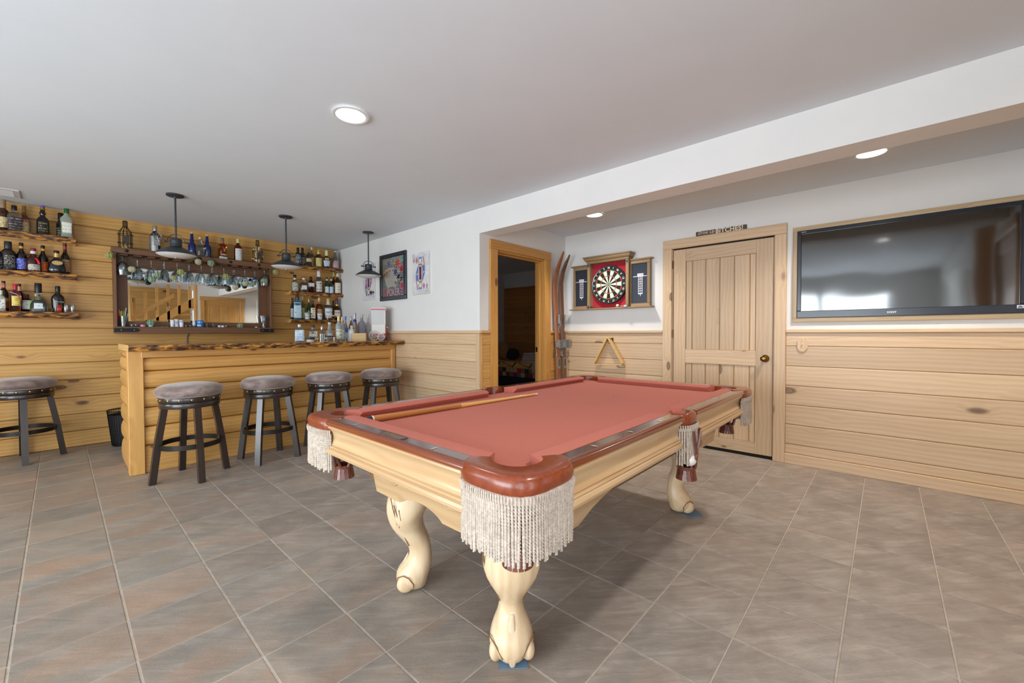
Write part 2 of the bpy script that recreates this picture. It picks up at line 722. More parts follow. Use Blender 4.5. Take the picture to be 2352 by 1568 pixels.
dw = struct('trim_doorway', MB(), None)
OAK = lambda ax: pine('oak_stained_pine', (214, 160, 86), (176, 118, 52), (88, 54, 30), ax, knots=.6)
yc = YR - .022
piece('casing', dw, 3.018, 3.125, yc, YR + .001, 0, 2.052, OAK('z'), .003)
piece('casing', dw, 3.942, 4.052, yc, YR + .001, 0, 2.052, OAK('z'), .003)
piece('head_casing', dw, 3.014, 4.056, yc - .003, YR + .001, 2.052, 2.148, OAK('x'), .003)
piece('jamb', dw, 3.105, 3.125, YR - .001, 3.195, 0, 2.052, OAK('z'), .002)
piece('jamb', dw, 3.938, 3.958, YR - .001, 3.195, 0, 2.052, OAK('z'), .002)
piece('head_jamb', dw, 3.106, 3.957, YR - .001, 3.195, 2.034, 2.054, OAK('x'), .002)
piece('door_stop', dw, 3.926, 3.939, 3.115, 3.150, 0, 2.035, OAK('z'), .002)
piece('door_stop', dw, 3.124, 3.136, 3.115, 3.150, 0, 2.035, OAK('z'), .002)
piece('head_stop', dw, 3.136, 3.926, 3.115, 3.150, 2.022, 2.035, OAK('x'), .002)
piece('strike_plate', dw, 3.9355, 3.939, 3.152, 3.186, .94, 1.00, flat('dark_bronze', (38, 30, 24), .4, .8), .001)

# ---- the wooden wall behind the bar
wall_bar = struct('wall_bar', MB().box(XL - .1, XP + .1, YB + .012, YB + .15, 0, ZC + .05), WHITE_WALL)
zz = [0.0] + [.1625 + .1785 * k for k in range(13)] + [ZC + .02]
cuts = [XL, -1.35, .55, 2.22, XP]
for k in range(len(zz) - 1):
    xs = [XL] + [c + random.uniform(-.5, .5) for c in (-1.2,)] + [XP]
    for a, b in zip(xs[:-1], xs[1:]):
        piece('board', wall_bar, a + .0005, b - .0005, YB, YB + .014, zz[k] + .003, zz[k + 1] - .003, amber('x'), .006)
piece('backing', wall_bar, XL, XP, YB + .008, YB + .013, 0, ZC + .02, pine('shadowed_pine', (128, 88, 40), (104, 70, 30), (70, 42, 24), 'x', knots=0), 0)

# ---- unseen walls that only mirrors, the screen and the light meet
g = MB()
g.box(XL - .15, XL, YF - .1, -.12, 0, ZC)
g.box(XL - .15, XL, 3.22, 3.95, 0, ZC)
g.box(XL - .15, XL, 5.15, YB + .1, 0, ZC)
g.box(XL - .15, XL, -.12, 3.22, 2.08, ZC)
g.box(XL - .15, XL, 3.95, 5.15, 0, .7)
g.box(XL - .15, XL, 3.95, 5.15, 2.08, ZC)
wall_west = struct('wall_west', g, WHITE_WALL)
w1 = struct('window_1', MB(), None)
VINYL = flat('white_vinyl', (235, 235, 232), .4)
for y0, y1 in ((-.12, -.05), (1.08, 1.18), (2.12, 2.2), (3.15, 3.22)):
    piece('stile', w1, XL - .1, XL - .03, y0, y1, .02, 2.08, VINYL, .004)
piece('rail', w1, XL - .1, XL - .03, -.12, 3.22, 2.0, 2.08, VINYL, .004)
piece('rail', w1, XL - .1, XL - .03, -.12, 3.22, .0, .1, VINYL, .004)
w2 = struct('window_2', MB(), None)
for y0, y1 in ((3.95, 4.0), (4.52, 4.58), (5.1, 5.15)):
    piece('stile', w2, XL - .1, XL - .03, y0, y1, .7, 2.08, VINYL, .004)
g = MB()
g.box(XL, -2.25, YF - .12, YF, 0, ZC)
g.box(-.15, .5, YF - .12, YF, 0, ZC)
g.box(.94, 1.06, YF - .12, YF, 0, ZC)
g.box(-2.25, -.15, YF - .12, YF, 2.1, ZC)
g.box(.5, .94, YF - .12, YF, 2.0, ZC)
g.box(.5, .94, YF - .12, YF, 0, .2)
g.box(2.42, 2.56, YF - .12, YF, 0, ZC)
g.box(2.56, 3.36, YF - .12, YF, 2.05, ZC)
g.box(3.36, XW + .1, YF - .12, YF, 0, ZC)
wall_south = struct('wall_south', g, WHITE_WALL)
w3 = struct('window_3', MB(), None)
for x0, x1 in ((-2.25, -2.18), (-1.25, -1.15), (-.22, -.15), (.5, .54), (.9, .94)):
    piece('stile', w3, x0, x1, YF - .1, YF - .03, .0, 2.1, VINYL, .004)
# stairs seen only in the bar mirror
stair_well = struct('wall_stairwell', MB().box(.9, 2.6, -2.55, -2.45, 0, ZC), WHITE_WALL)
for k in range(14):
    piece('board', stair_well, .95, 2.55, -2.45, -2.435, .178 * k + .003, min(.178 * k + .175, ZC), amber('x'), .005)
stairs = thing('staircase', 'pine staircase with handrail and balusters, seen in the bar mirror', 'staircase')


def slant(x0, z0, x1, z1, h, y0, y1, mat, name):
    put(name, MB().prism([(x0, z0), (x1, z1), (x1, z1 + h), (x0, z0 + h)], 1, y0, y1), mat, stairs)


slant(1.16, 1.02, 2.5, 1.98, .22, -1.06, -1.02, honey('x'), 'stringer')
slant(1.12, 1.46, 1.98, 2.10, .11, -1.07, -1.01, honey('x'), 'handrail')
for k in range(6):
    x = 1.22 + k * .215
    z0 = 1.02 + (x - 1.16) * .716
    piece('baluster', stairs, x - .03, x + .03, -1.06, -1.02, z0, min(z0 + .98, ZC - .02), honey('z'), .004)
for k in range(5):
    x = 1.3 + k * .26
    piece('tread', stairs, x - .02, x + .26, -2.4, -1.06, 1.1 + k * .186, 1.14 + k * .186, honey('x'), .004)
piece('newel_post', stairs, 1.06, 1.14, -.97, -.80, 0, ZC, honey('z'), .005)
piece('newel_post', stairs, 2.36, 2.42, -.97, -.80, 0, ZC, honey('z'), .005)
d2 = struct('door_2', MB(), None)
for x0, x1 in ((2.47, 2.56), (3.36, 3.45)):
    piece('casing', d2, x0, x1, YF - .001, YF + .018, 0, 2.05, honey('z'), .003)
piece('head_casing', d2, 2.46, 3.46, YF - .001, YF + .02, 2.05, 2.145, honey('x'), .003)
for k in range(7):
    piece('plank', d2, 2.565 + k * .113, 2.565 + (k + 1) * .113 - .004, YF - .06, YF - .02, .01, 2.045, honey('z'), .004)
piece('rail', d2, 2.565, 3.355, YF - .021, YF - .008, 1.9, 2.045, honey('x'), .003)

# ---- the bedroom beyond the doorway
g = MB()
g.box(6.9, 7.0, 3.0, 6.6, 0, 2.6)
g.box(XP + .15, 7.0, 6.5, 6.6, 0, 2.6)
g.box(XW + .12, 7.0, 3.19, 3.25, 0, 2.6)
wall_bedroom = struct('wall_bedroom', g, WHITE_WALL)
struct('ceiling_bedroom', MB().box(XP + .1, 7.0, 3.1, 6.6, 2.52, 2.6), CEIL)
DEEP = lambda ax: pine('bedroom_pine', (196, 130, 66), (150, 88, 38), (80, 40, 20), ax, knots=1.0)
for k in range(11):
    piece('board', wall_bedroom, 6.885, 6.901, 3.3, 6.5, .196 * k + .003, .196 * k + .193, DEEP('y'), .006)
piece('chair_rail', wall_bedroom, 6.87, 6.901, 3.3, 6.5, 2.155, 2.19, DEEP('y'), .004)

# ================================================================== ON THE DOOR WALL
# ---- the plank door
door = struct('door_1', MB(), None)
xd = XD + .012
cas = XD - .012
piece('casing', door, cas, XD + .03, 1.685, 1.779, 0, 2.052, pale('z'), .003)
piece('casing', door, cas, XD + .03, .664, .752, 0, 2.052, pale('z'), .003)
piece('head_casing', door, cas - .002, XD + .03, .664, 1.779, 2.052, 2.147, pale('y'), .003)
for y0, y1 in ((.752, .760), (1.677, 1.685)):
    piece('jamb', door, XD + .003, XD + .10, y0, y1, 0, 2.058, pale('z'), .001)
piece('head_jamb', door, XD + .003, XD + .10, .752, 1.685, 2.046, 2.058, DARK_SLOT, .001)
piece('stile', door, xd, xd + .035, 1.548, 1.672, .03, 2.040, pale('z'), .002)
piece('stile', door, xd, xd + .035, .766, .905, .03, 2.040, pale('z'), .002)
piece('rail', door, xd, xd + .035, .905, 1.548, 1.912, 2.040, pale('y'), .002)
piece('rail', door, xd, xd + .035, .905, 1.548, .858, 1.000, pale('y'), .002)
piece('rail', door, xd, xd + .035, .905, 1.548, .03, .135, pale('y'), .002)
ys = [1.548, 1.483, 1.352, 1.221, 1.090, .957, .905]
for a, b in zip(ys[:-1], ys[1:]):
    for z0, z1 in ((.135, .858), (1.0, 1.912)):
        piece('plank', door, xd + .009, xd + .03, b + .004, a - .002, z0, z1, pale('z'), .004)
piece('panel_backing', door, xd + .018, xd + .03, .905, 1.548, .135, 1.912, MATS['grooved_pine_y'], 0)
for z in (1.845, 1.12, .25):
    put('hinge', MB().lathe([(.007, 0), (.007, .085)], 10, xd - .006, 1.678, z), flat('aged_brass', (120, 92, 52), .35, .9), door, smooth=40)
kb = MB().lathe([(.034, 0), (.034, .006), (.028, .010), (.014, .013), (.012, .036), (.022, .042), (.029, .052), (.028, .062), (.020, .068), (.008, .070), (.001, .069)], 28)
kb.xf(Matrix.Translation((xd, .826, .932)) @ Matrix.Rotation(-PI / 2, 4, 'Y'))
put('door_knob', kb, flat('antique_bronze', (126, 92, 44), .22, 1.0), door, smooth=35)
piece('floor_gap', door, xd + .01, xd + .05, .76, 1.677, 0, .028, DARK_SLOT, 0)

# ---- sign over the door
sg = thing('novelty_sign', 'small dark brown slogan sign standing on the door casing', 'sign', (XD - .004, 1.2135, 2.1472))
put('plaque', MB().box(-.008, .008, -.2275, .2275, 0, .043, .0015), pine('walnut_stain', (92, 68, 52), (58, 42, 32), (30, 20, 14), 'y', knots=.2), sg)
INK = flat('cream_paint', (226, 210, 188), .6)
t = on_plane(lettering('Drink Up', .03, 1.0, 0, .35), (-.0088, .128, .0215), (0, -1, 0), (0, 0, 1), True, .155)
put('lettering', t, INK, sg)
t = on_plane(lettering('BITCHES!', .03, 1.05, .0007), (-.0088, -.080, .0215), (0, -1, 0), (0, 0, 1), True, .240)
put('lettering', t, INK, sg)

# ---- recessed television
tv = thing('television', 'large flat television set into a pine frame on the white wall', 'television', (XD, -.06, 1.68))
BEZ = flat('television_bezel', (34, 40, 50), .22, 0.0, .6)
g = MB()
g.box(-.012, .012, -.645, .645, -.382, -.322, .004)
g.box(-.012, .02, -.645, .645, .346, .376, .004)
g.box(-.012, .02, .615, .645, -.322, .346, .004)
g.box(-.012, .02, -.645, -.605, -.322, .346, .004)
put('bezel', g, BEZ, tv)
q = N('screen_glass')
q.p.inputs['Base Color'].default_value = srgb(10, 11, 14)
q.p.inputs['Roughness'].default_value = 0.07
q.p.inputs['Specular IOR Level'].default_value = 1.0
q.p.inputs['IOR'].default_value = 1.75
wv = q.noise(q.coords(False)[0], 2.2, 1)
q.bump(wv, .12, .02)
put('screen', MB().box(-.004, .015, -.606, .616, -.323, .347), q.m, tv)
put('chassis', MB().box(.001, .012, -.64, .64, -.37, .37), flat('black_plastic', (20, 20, 22), .5), tv)
WHT = flat('white_print', (222, 226, 230), .5)
put('lettering', on_plane(lettering('SONY', .03, 1.1, .0006), (-.0126, .03, -.352), (0, -1, 0), (0, 0, 1), True, .055), WHT, tv)
put('lettering', on_plane(lettering('BRAVIA', .02), (-.0126, .598, .361), (0, -1, 0), (0, 0, 1), True, .034), WHT, tv)
g = MB().box(-.0132, -.0122, -.622, -.592, -.349, -.327)
put('energy_sticker', g, flat('sticker_white', (208, 218, 228), .5), tv)
g = MB().box(-.0138, -.0130, -.618, -.596, -.345, -.339)
g.add([(-.0138, -.617, -.335), (-.0138, -.605, -.331), (-.0138, -.598, -.337), (-.0138, -.608, -.338)], [(0, 1, 2, 3)])
put('sticker_print', g, flat('sticker_ink', (70, 78, 88), .5), tv)
fr = thing('television_surround', 'flat pine picture frame trim around the wall television', 'frame', (XD, -.06, 1.68))
for n, y0, y1, z0, z1, ax in (('frame_rail', -.69, .680, .375, .412, 'y'), ('frame_rail', -.69, .680, -.420, -.381, 'y'), ('frame_stile', .646, .680, -.381, .375, 'z'), ('frame_stile', -.69, -.646, -.381, .375, 'z')):
    piece(n, fr, -.006, .014, y0, y1, z0, z1, pine('weathered_pine', (190, 166, 130), (150, 126, 92), (96, 74, 56), ax, knots=.3), .002)

# ---- wooden switch plate
sw = thing('switch_plate', 'wooden elongated hexagon light switch plate on the pine boards', 'switch', (XD, .5425, 1.063))
pts = [(-.040, -.030), (-.018, -.065), (.018, -.065), (.040, -.030), (.040, .030), (.018, .065), (-.018, .065), (-.040, .030)]
put('plate', MB().rings([[(0, a, b) for a, b in pts], [(-.007, a, b) for a, b in pts], [(-.011, a * .86, b * .9) for a, b in pts]]), pale('z'), sw)
put('toggle', MB().box(-.022, -.010, -.004, .004, -.004, .012, .001), flat('ivory_plastic', (216, 190, 150), .4), sw)
for z in (-.027, .027):
    put('screw', MB().lathe([(.0028, 0), (.0028, .002)], 8).xf(Matrix.Translation((-.0105, 0, z)) @ Matrix.Rotation(-PI / 2, 4, 'Y')), flat('aged_brass', (120, 92, 52), .35, .9), sw)

# ---- dartboard cabinet
CAB = lambda ax: pine('cabinet_oak', (160, 134, 98), (112, 88, 58), (64, 48, 32), ax, knots=.1, rough=.5)
dc = thing('dartboard_cabinet', 'open grey-brown dartboard cabinet with red backing and chalkboard wings', 'cabinet', (XD, 2.405, 1.45))
# local: x towards the room is negative, y along the wall
put('red_backing', MB().box(-.012, .012, -.268, .262, .02, .55), mottled('red_felt', (150, 16, 36), (176, 22, 44), 60, .9, sheen=.4), dc)
for y0, y1, nm in ((.232, .268, 'side_wall'), (-.268, -.232, 'side_wall')):
    piece(nm, dc, -.088, .01, y0, y1, .012, .55, CAB('z'), .002)
for y in (.250, -.250):
    for z in (.03, .525):
        put('corner_bolt', MB().box(-.0905, -.087, y - .017, y + .017, z - .017, z + .017, .001), flat('pewter', (120, 124, 128), .4, .7), dc)
        put('bolt_head', MB().sphere((-.092, y, z), .008, 10, 6), flat('dark_pewter', (42, 46, 56), .3, .8), dc, smooth=60)
# crown moulding: stacked profile
prof = [(0, 0), (-.088, 0), (-.098, .012), (-.098, .024), (-.112, .034), (-.122, .052), (-.122, .062), (-.132, .068), (-.132, .080), (0, .080)]
r = []
for (a, z) in prof:
    w = .262 + max(0, -a - .088) * 1.0
    r.append([(0, w, z), (a, w, z), (a, -w, z), (0, -w, z)])
g = MB()
rs = [[(x, y, z + .545) for x, y, z in k] for k in r]
g.rings(rs)
put('crown_moulding', g, CAB('y'), dc)
piece('bottom_shelf', dc, -.088, .01, -.530, .530, .000, .014, CAB('y'), .003)
for s in (1, -1):
    y0, y1 = (.268, .495) if s > 0 else (-.495, -.268)
    g0 = .03
    piece('wing_rail', dc, -.045, .0, y0, y1, .492, .530, CAB('y'), .002)
    piece('wing_rail', dc, -.045, .0, y0, y1, .014, .050, CAB('y'), .002)
    piece('wing_stile', dc, -.045, .0, *((y1 - .030, y1) if s > 0 else (y0, y0 + .030)), .050, .492, CAB('z'), .002)
    piece('wing_stile', dc, -.045, .0, *((y0, y0 + .012) if s > 0 else (y1 - .012, y1)), .050, .492, CAB('z'), .002)
    piece('wing_cap', dc, -.062, .004, y0 - (.0 if s > 0 else .025), y1 + (.025 if s > 0 else 0), .530, .546, CAB('y'), .003)
    piece('chalkboard', dc, -.032, -.012, y0 + .01, y1 - .01, .048, .495, flat('slate_chalkboard', (46, 52, 64), .28), 0)
    m = (y0 + y1) / 2
    CH = flat('score_white', (214, 214, 224), .6)
    g = MB()
    g.box(-.0335, -.0325, m - .075, m + .085, .345, .352)
    g.box(-.0335, -.0325, m - .035, m + .035, .352, .380)
    g.box(-.0335, -.0325, m - .025, m + .025, .150, .348)
    g.box(-.0335, -.0325, m - .003, m + .003, .128, .150)
    put('score_grid', g, CH, dc)
    g = MB()
    for k, s_ in enumerate(('20', '19', '18', '17', '16', '15', 'B')):
        zc = .330 - k * .026
        g.box(-.0342, -.0336, m - .019, m + .019, zc - .010, zc + .010)
    put('score_cell', g, MATS['slate_chalkboard'], dc)
    g = MB()
    for k, s_ in enumerate(('20', '19', '18', '17', '16', '15', 'B')):
        t = on_plane(lettering(s_, .018, 1, .0003), (-.0346, m, .330 - k * .026), (0, -1, 0), (0, 0, 1))
        g.add(t.v, t.f)
    t = on_plane(lettering('CRICKET', .012), (-.0342, m, .366), (0, -1, 0), (0, 0, 1), True, .056)
    put('score_numbers', g, CH, dc)
    put('score_title', t, flat('score_ink', (60, 60, 80), .6), dc)

# ---- dartboard
db = thing('dartboard', 'round bristle dartboard with black number ring hanging on red felt', 'dartboard', (XD - .013, 2.405, 1.735))
BLK = flat('sisal_black', (28, 28, 28), .85)
IVO = flat('sisal_ivory', (222, 214, 196), .85)
RED = flat('sisal_red', (206, 52, 40), .85)
GRN = flat('sisal_green', (52, 150, 92), .85)
WIRE = flat('wire_steel', (190, 196, 200), .3, 1.0)
toX = Matrix(((0, 0, -1, 0), (-1, 0, 0, 0), (0, 1, 0, 0), (0, 0, 0, 1)))   # x right along the wall, y up, z out of the wall
g = MB().lathe([(.205, 0), (.222, .006), (.224, .034), (.220, .038), (.001, .038)], 64)
put('number_ring', g.xf(toX), BLK, db, smooth=40)


def seg_geo(r0, r1, a0, a1, z, th=.0012):
    n = 4
    lo, hi = [], []
    pts = [(r1 * sin(a0 + (a1 - a0) * i / n), r1 * cos(a0 + (a1 - a0) * i / n)) for i in range(n + 1)]
    pts += [(r0 * sin(a1 - (a1 - a0) * i / n), r0 * cos(a1 - (a1 - a0) * i / n)) for i in range(n + 1)]
    return MB().prism(pts, 2, z, z + th).xf(toX)


order = [20, 1, 18, 4, 13, 6, 10, 15, 2, 17, 3, 19, 7, 16, 8, 11, 14, 9, 12, 5]
for k, num in enumerate(order):
    a0, a1 = (k - .5) * PI / 10, (k + .5) * PI / 10
    dark = k % 2 == 0
    for r0, r1, c in ((.016, .098, BLK if dark else IVO), (.098, .107, RED if dark else GRN), (.107, .161, BLK if dark else IVO), (.161, .171, RED if dark else GRN)):
        put('segment', seg_geo(r0, r1, a0, a1, .038), c, db)
    t = lettering(str(num), .030, 1, .0006)
    t = on_plane(t, (.196 * sin(k * PI / 10), .196 * cos(k * PI / 10), .0388), (cos(k * PI / 10), -sin(k * PI / 10), 0), (sin(k * PI / 10), cos(k * PI / 10), 0))
    put('number', t.xf(toX), WHT, db)
put('outer_bull', MB().lathe([(.016, .038), (.016, .0395), (.001, .0395)], 20).xf(toX), GRN, db)
put('bullseye', MB().lathe([(.0065, .0395), (.0065, .0405), (.001, .0405)], 16).xf(toX), RED, db)
g = MB()
for r_ in (.0165, .098, .107, .161, .171):
    g.tube([(r_ * cos(2 * PI * i / 48), r_ * sin(2 * PI * i / 48), .0395) for i in range(48)], .0006, 4, True)
for k in range(20):
    a = (k + .5) * PI / 10
    g.tube([(.0165 * sin(a), .0165 * cos(a), .0395), (.178 * sin(a), .178 * cos(a), .0395)], .0006, 4)
put('wire_spider', g.xf(toX), WIRE, db)
g = MB().tube([(.214 * cos(2 * PI * i / 64), .214 * sin(2 * PI * i / 64), .0395) for i in range(64)], .0016, 5, True)
put('number_wire', g.xf(toX), WIRE, db)

# ---- darts lying on the cabinet's shelf


def dart(y, z, x, ang, fl, lab):
    d = thing('dart', lab, 'dart', (x, y, z), ang, 'darts on the cabinet shelf')
    put('barrel', MB().lathe([(.0005, 0), (.001, .03), (.0032, .036), (.0034, .075), (.002, .08), (.002, .115)], 8).xf(Matrix.Rotation(PI / 2, 4, 'X')), flat('dart_steel', (190, 190, 186), .3, .9), d, smooth=40)
    g = MB()
    for k in range(4):
        a = k * PI / 2 + PI / 4
        c, s = cos(a), sin(a)
        g.add([(0, -.108, 0), (.012 * c, -.118, .012 * s), (.014 * c, -.150, .014 * s), (0, -.152, 0)], [(0, 1, 2, 3)])
    put('flight', g, fl, d)
    return d


FG, FW, FB = flat('flight_green', (24, 70, 56), .5), flat('flight_white', (222, 216, 204), .5), flat('flight_blue', (40, 60, 120), .5)
zs = 1.45 + .014 + .0145
dart(2.515, zs, XD - .05, PI + .12, FG, 'dart with dark green flight at the far end of the cabinet shelf')
dart(2.50, zs, XD - .075, PI - .1, FB, 'dart with blue flight beside the green dart on the cabinet shelf')
dart(2.33, zs, XD - .05, .25, FW, 'white flighted dart behind the little ball on the cabinet shelf')
dart(2.30, zs, XD - .078, -.15, FW, 'white flighted dart in front of the little ball on the cabinet shelf')
bl = thing('keyring_ball', 'small white and orange ball on the dart cabinet shelf', 'ball', (XD - .06, 2.285, 1.464))
put('ball', MB().sphere((0, 0, .019), .019, 16, 10), mottled('ball_paint', (232, 226, 214), (214, 150, 70), 22, .35, lo=.5, hi=.56), bl, smooth=80)

# ---- triangle rack on its hook
rk = thing('ball_rack', 'wooden billiard triangle hanging from a hook on the boards', 'rack', (XD, 2.408, 1.12))
A, B, C_ = (0, -.006), (.172, -.318), (-.182, -.304)


def bar(p, q, w=.011):
    d = Vector((q[0] - p[0], q[1] - p[1]))
    n = Vector((-d.y, d.x)).normalized() * w
    return MB().prism([(p[0], p[1]), (q[0], q[1]), (q[0] + n.x, q[1] + n.y), (p[0] + n.x, p[1] + n.y)], 0, -.075, -.022)


BEECH = pine('beech', (228, 192, 132), (204, 158, 92), (120, 80, 40), 'z', knots=0)
for p, q in ((A, C_), (C_, B), (B, A)):
    put('side', bar(p, q, -.014), BEECH, rk)
hk = thing('wall_hook', 'dark metal hook holding the billiard triangle', 'hook', (XD, 2.395, 1.085))
put('plate', MB().box(-.004, 0, -.026, -.012, -.028, .03, .001), BLACK_METAL, hk)
put('arm', MB().tube([(0, -.018, .02), (-.03, -.018, .022), (-.055, -.012, .010), (-.062, -.004, -.008), (-.066, .006, -.012), (-.074, .012, .004)], .004, 8), BLACK_METAL, hk, smooth=60)
cd = thing('loop_cord', 'thin dark cord loop under the triangle corner', 'cord', (XD, 2.25, .80))
put('loop', MB().tube([(-.02 - .012 * sin(t_), .05 * cos(t_) + .01, .02 * sin(t_) - .01) for t_ in [2 * PI * i / 20 for i in range(20)]], .0022, 6, True), flat('dark_cord', (62, 44, 36), .7), cd, smooth=60)

# ---- old wooden skis in the corner


def ski(name_label, x0, wood, lx, top, gap):
    s = thing('wooden_ski', name_label, 'ski', (x0, 0, 0), 0, 'old skis in the corner')
    path = [(2.985, 0.0, .041), (2.99, .5, .041), (2.998, .95, .042), (3.012, 1.35, .043), (3.022, 1.65, .046), (3.018, 1.80, .047), (2.99, 1.93, .045), (2.945, 2.03, .036), (2.905, top - .03, .022), (2.893, top, .006)]
    rs = []
    for y, z, w in path:
        t = .009 if z < 1.7 else .006
        lean = -lx * (z / 2.1)
        rs.append([(lean - w, y + t, z), (lean - w * .6, y - t, z), (lean, y - t * 1.25, z), (lean + w * .6, y - t, z), (lean + w, y + t, z)])
    put('blade', MB().rings(rs), wood, s, smooth=35)
    ALU = mottled('worn_aluminium', (150, 152, 156), (186, 188, 192), 60, .45, .8)
    L = lambda z: -lx * (z / 2.1)
    Y = lambda z: 2.988 + .012 * min(z, 1.3)
    g = MB()
    zc = 1.035
    g.box(L(zc) - .040, L(zc) + .040, Y(zc) - .022, Y(zc) - .008, zc - .055, zc + .045, .004)
    g.prism([(L(zc) - .058, zc + .02), (L(zc) - .036, zc + .055), (L(zc) - .036, zc - .05), (L(zc) - .066, zc - .035)], 1, Y(zc) - .058, Y(zc) - .012)
    g.prism([(L(zc) + .036, zc + .055), (L(zc) + .058, zc + .02), (L(zc) + .066, zc - .035), (L(zc) + .036, zc - .05)], 1, Y(zc) - .058, Y(zc) - .012)
    put('toe_binding', g, ALU, s)
    z = .80
    pts = [(L(z) - .027, z + .06), (L(z) + .027, z + .06)] + [(L(z) + .027 * cos(a), z - .04 - .03 * sin(a)) for a in [PI * i / 8 for i in range(9)]]
    put('heel_plate', MB().prism(pts, 1, Y(z) - .0145, Y(z) - .006), ALU, s)
    g = MB()
    for k in (-1, 0, 1):
        g.box(L(z) + k * .014 - .002, L(z) + k * .014 + .002, Y(z) - .017, Y(z) - .0135, z - .04, z + .05)
    put('heel_rib', g, flat('dark_rubber', (72, 66, 62), .8), s)
    z = 1.3
    g = MB().box(L(z) - .008, L(z) + .010, Y(z) - .035, Y(z) - .008, z - .02, z + .10, .003)
    g.tube([(L(z) + .004, Y(z) - .03, z + .03), (L(z) + .018, Y(z) - .034, z + .02), (L(z) + .020, Y(z) - .034, z - .03), (L(z), Y(z) - .02, z - .06), (L(z), Y(z) - .015, z - .10)], .0035, 6)
    put('front_lever', g, ALU, s)
    for k in (-1, 1):
        g = MB()
        for m in range(6):
            g.sphere((L(.93) + k * .047, Y(.93) - .012, .955 - m * .013), .006, 6, 5)
        put('cable_spring', g, ALU, s)
    z = .62
    put('scuff', MB().prism([(L(z) - .012 + .006, z + .04), (L(z) - .012 + .012, z + .038), (L(z) + .012, z - .03), (L(z) + .006, z - .035)], 1, Y(z) - .0118, Y(z) - .010), flat('bare_scratch', (214, 200, 180), .7), s)
    return s


ski('orange-brown wooden ski standing beside the doorway casing', 4.170, pine('ski_hickory', (158, 96, 56), (112, 62, 34), (60, 30, 18), 'z', knots=0, coat=.4), .055, 2.155, 0)
ski('dark brown wooden ski standing in the wall corner', 4.292, pine('ski_dark', (122, 84, 62), (84, 54, 40), (50, 30, 20), 'z', knots=0, coat=.3), .050, 2.135, 0)

# ================================================================== POSTERS


def poster_xy(o):
    """Picture plane on the poster wall: x to the right as seen from the room, y up, z out of the wall."""
    return Matrix(((0, 0, -1, XP), (-1, 0, 0, o[0]), (0, 1, 0, o[1]), (0, 0, 0, 1)))


def disc(g, x, y, r, z, n=20):
    g.add([(x + r * cos(2 * PI * i / n), y + r * sin(2 * PI * i / n), z) for i in range(n)], [tuple(range(n))])


def poly(g, pts, z):
    g.add([(x, y, z) for x, y in pts], [tuple(range(len(pts)))])


def heart(g, x, y, s, z, a=0):
    pts = []
    for i in range(20):
        t = 2 * PI * i / 20
        px, py = 16 * sin(t) ** 3, 13 * cos(t) - 5 * cos(2 * t) - 2 * cos(3 * t) - cos(4 * t)
        pts.append((x + s * (px * cos(a) - py * sin(a)) / 17, y + s * (px * sin(a) + py * cos(a)) / 17))
    poly(g, pts, z)


pk = thing('poker_poster', 'black framed poker picture with fanned cards and chips', 'picture', (0, 0, 0))
mt = poster_xy((4.653, 1.893))   # centre of the picture
FRM = mottled('black_frame', (28, 32, 36), (44, 52, 60), 30, .35)
W2, H2 = .304, .298
for a, b, c, d, n in ((-W2, W2, H2 - .052, H2, 'frame_rail'), (-W2, W2, -H2, -H2 + .052, 'frame_rail'), (-W2, -W2 + .052, -H2 + .052, H2 - .052, 'frame_stile'), (W2 - .052, W2, -H2 + .052, H2 - .052, 'frame_stile')):
    g = MB().box(a, b, c, d, 0, .026, .006)
    ins = (c, d) if n == 'frame_rail' else (c, d)
    put(n, g.xf(mt), FRM, pk)
g = MB()
poly(g, [(-.26, -.25), (.26, -.25), (.26, .25), (-.26, .25)], .008)
put('print', g.xf(mt), mottled('print_backdrop', (96, 120, 120), (168, 190, 188), 7, .4), pk)


def art(name, g, mat):
    put(name, g.xf(mt), mat, pk)


g = MB()
poly(g, [(-.25, -.245), (.25, -.245), (.25, -.145), (-.25, -.145)], .0085)
art('print_band', g, mottled('band_mauve', (150, 96, 122), (178, 122, 146), 30, .4))
t = on_plane(lettering('POKER', .09, 1.0, .0018), (0.005, -.196, .0092), (1, 0, 0), (0, 1, 0), True, .29)
t.v = [(x, -.196 + (y + .196) * 1.35, z) for x, y, z in t.v]
art('lettering', t, flat('print_cream', (232, 228, 222), .4))
for k in range(5):
    a = .50 - k * .235
    g = MB()
    base = (-.08 + k * .022, -.125)
    c, s = cos(a), sin(a)
    R = lambda x, y: (base[0] + x * c - y * s, base[1] + x * s + y * c)
    poly(g, [R(-.055, 0), R(.055, 0), R(.055, .25 - k * .004), R(-.055, .25 - k * .004)], .0088 + k * .0003)
    art('print_card', g, mottled('card_white', (222, 218, 208), (236, 232, 226), 20, .4))
    g = MB()
    hx, hy = R(-.032, .205)
    heart(g, hx, hy, .017, .00895 + k * .0003, a)
    if k == 4:
        hx, hy = R(.03, .06)
        heart(g, hx, hy, .022, .0102, a)
    art('print_heart', g, flat('print_red', (196, 36, 58), .4))
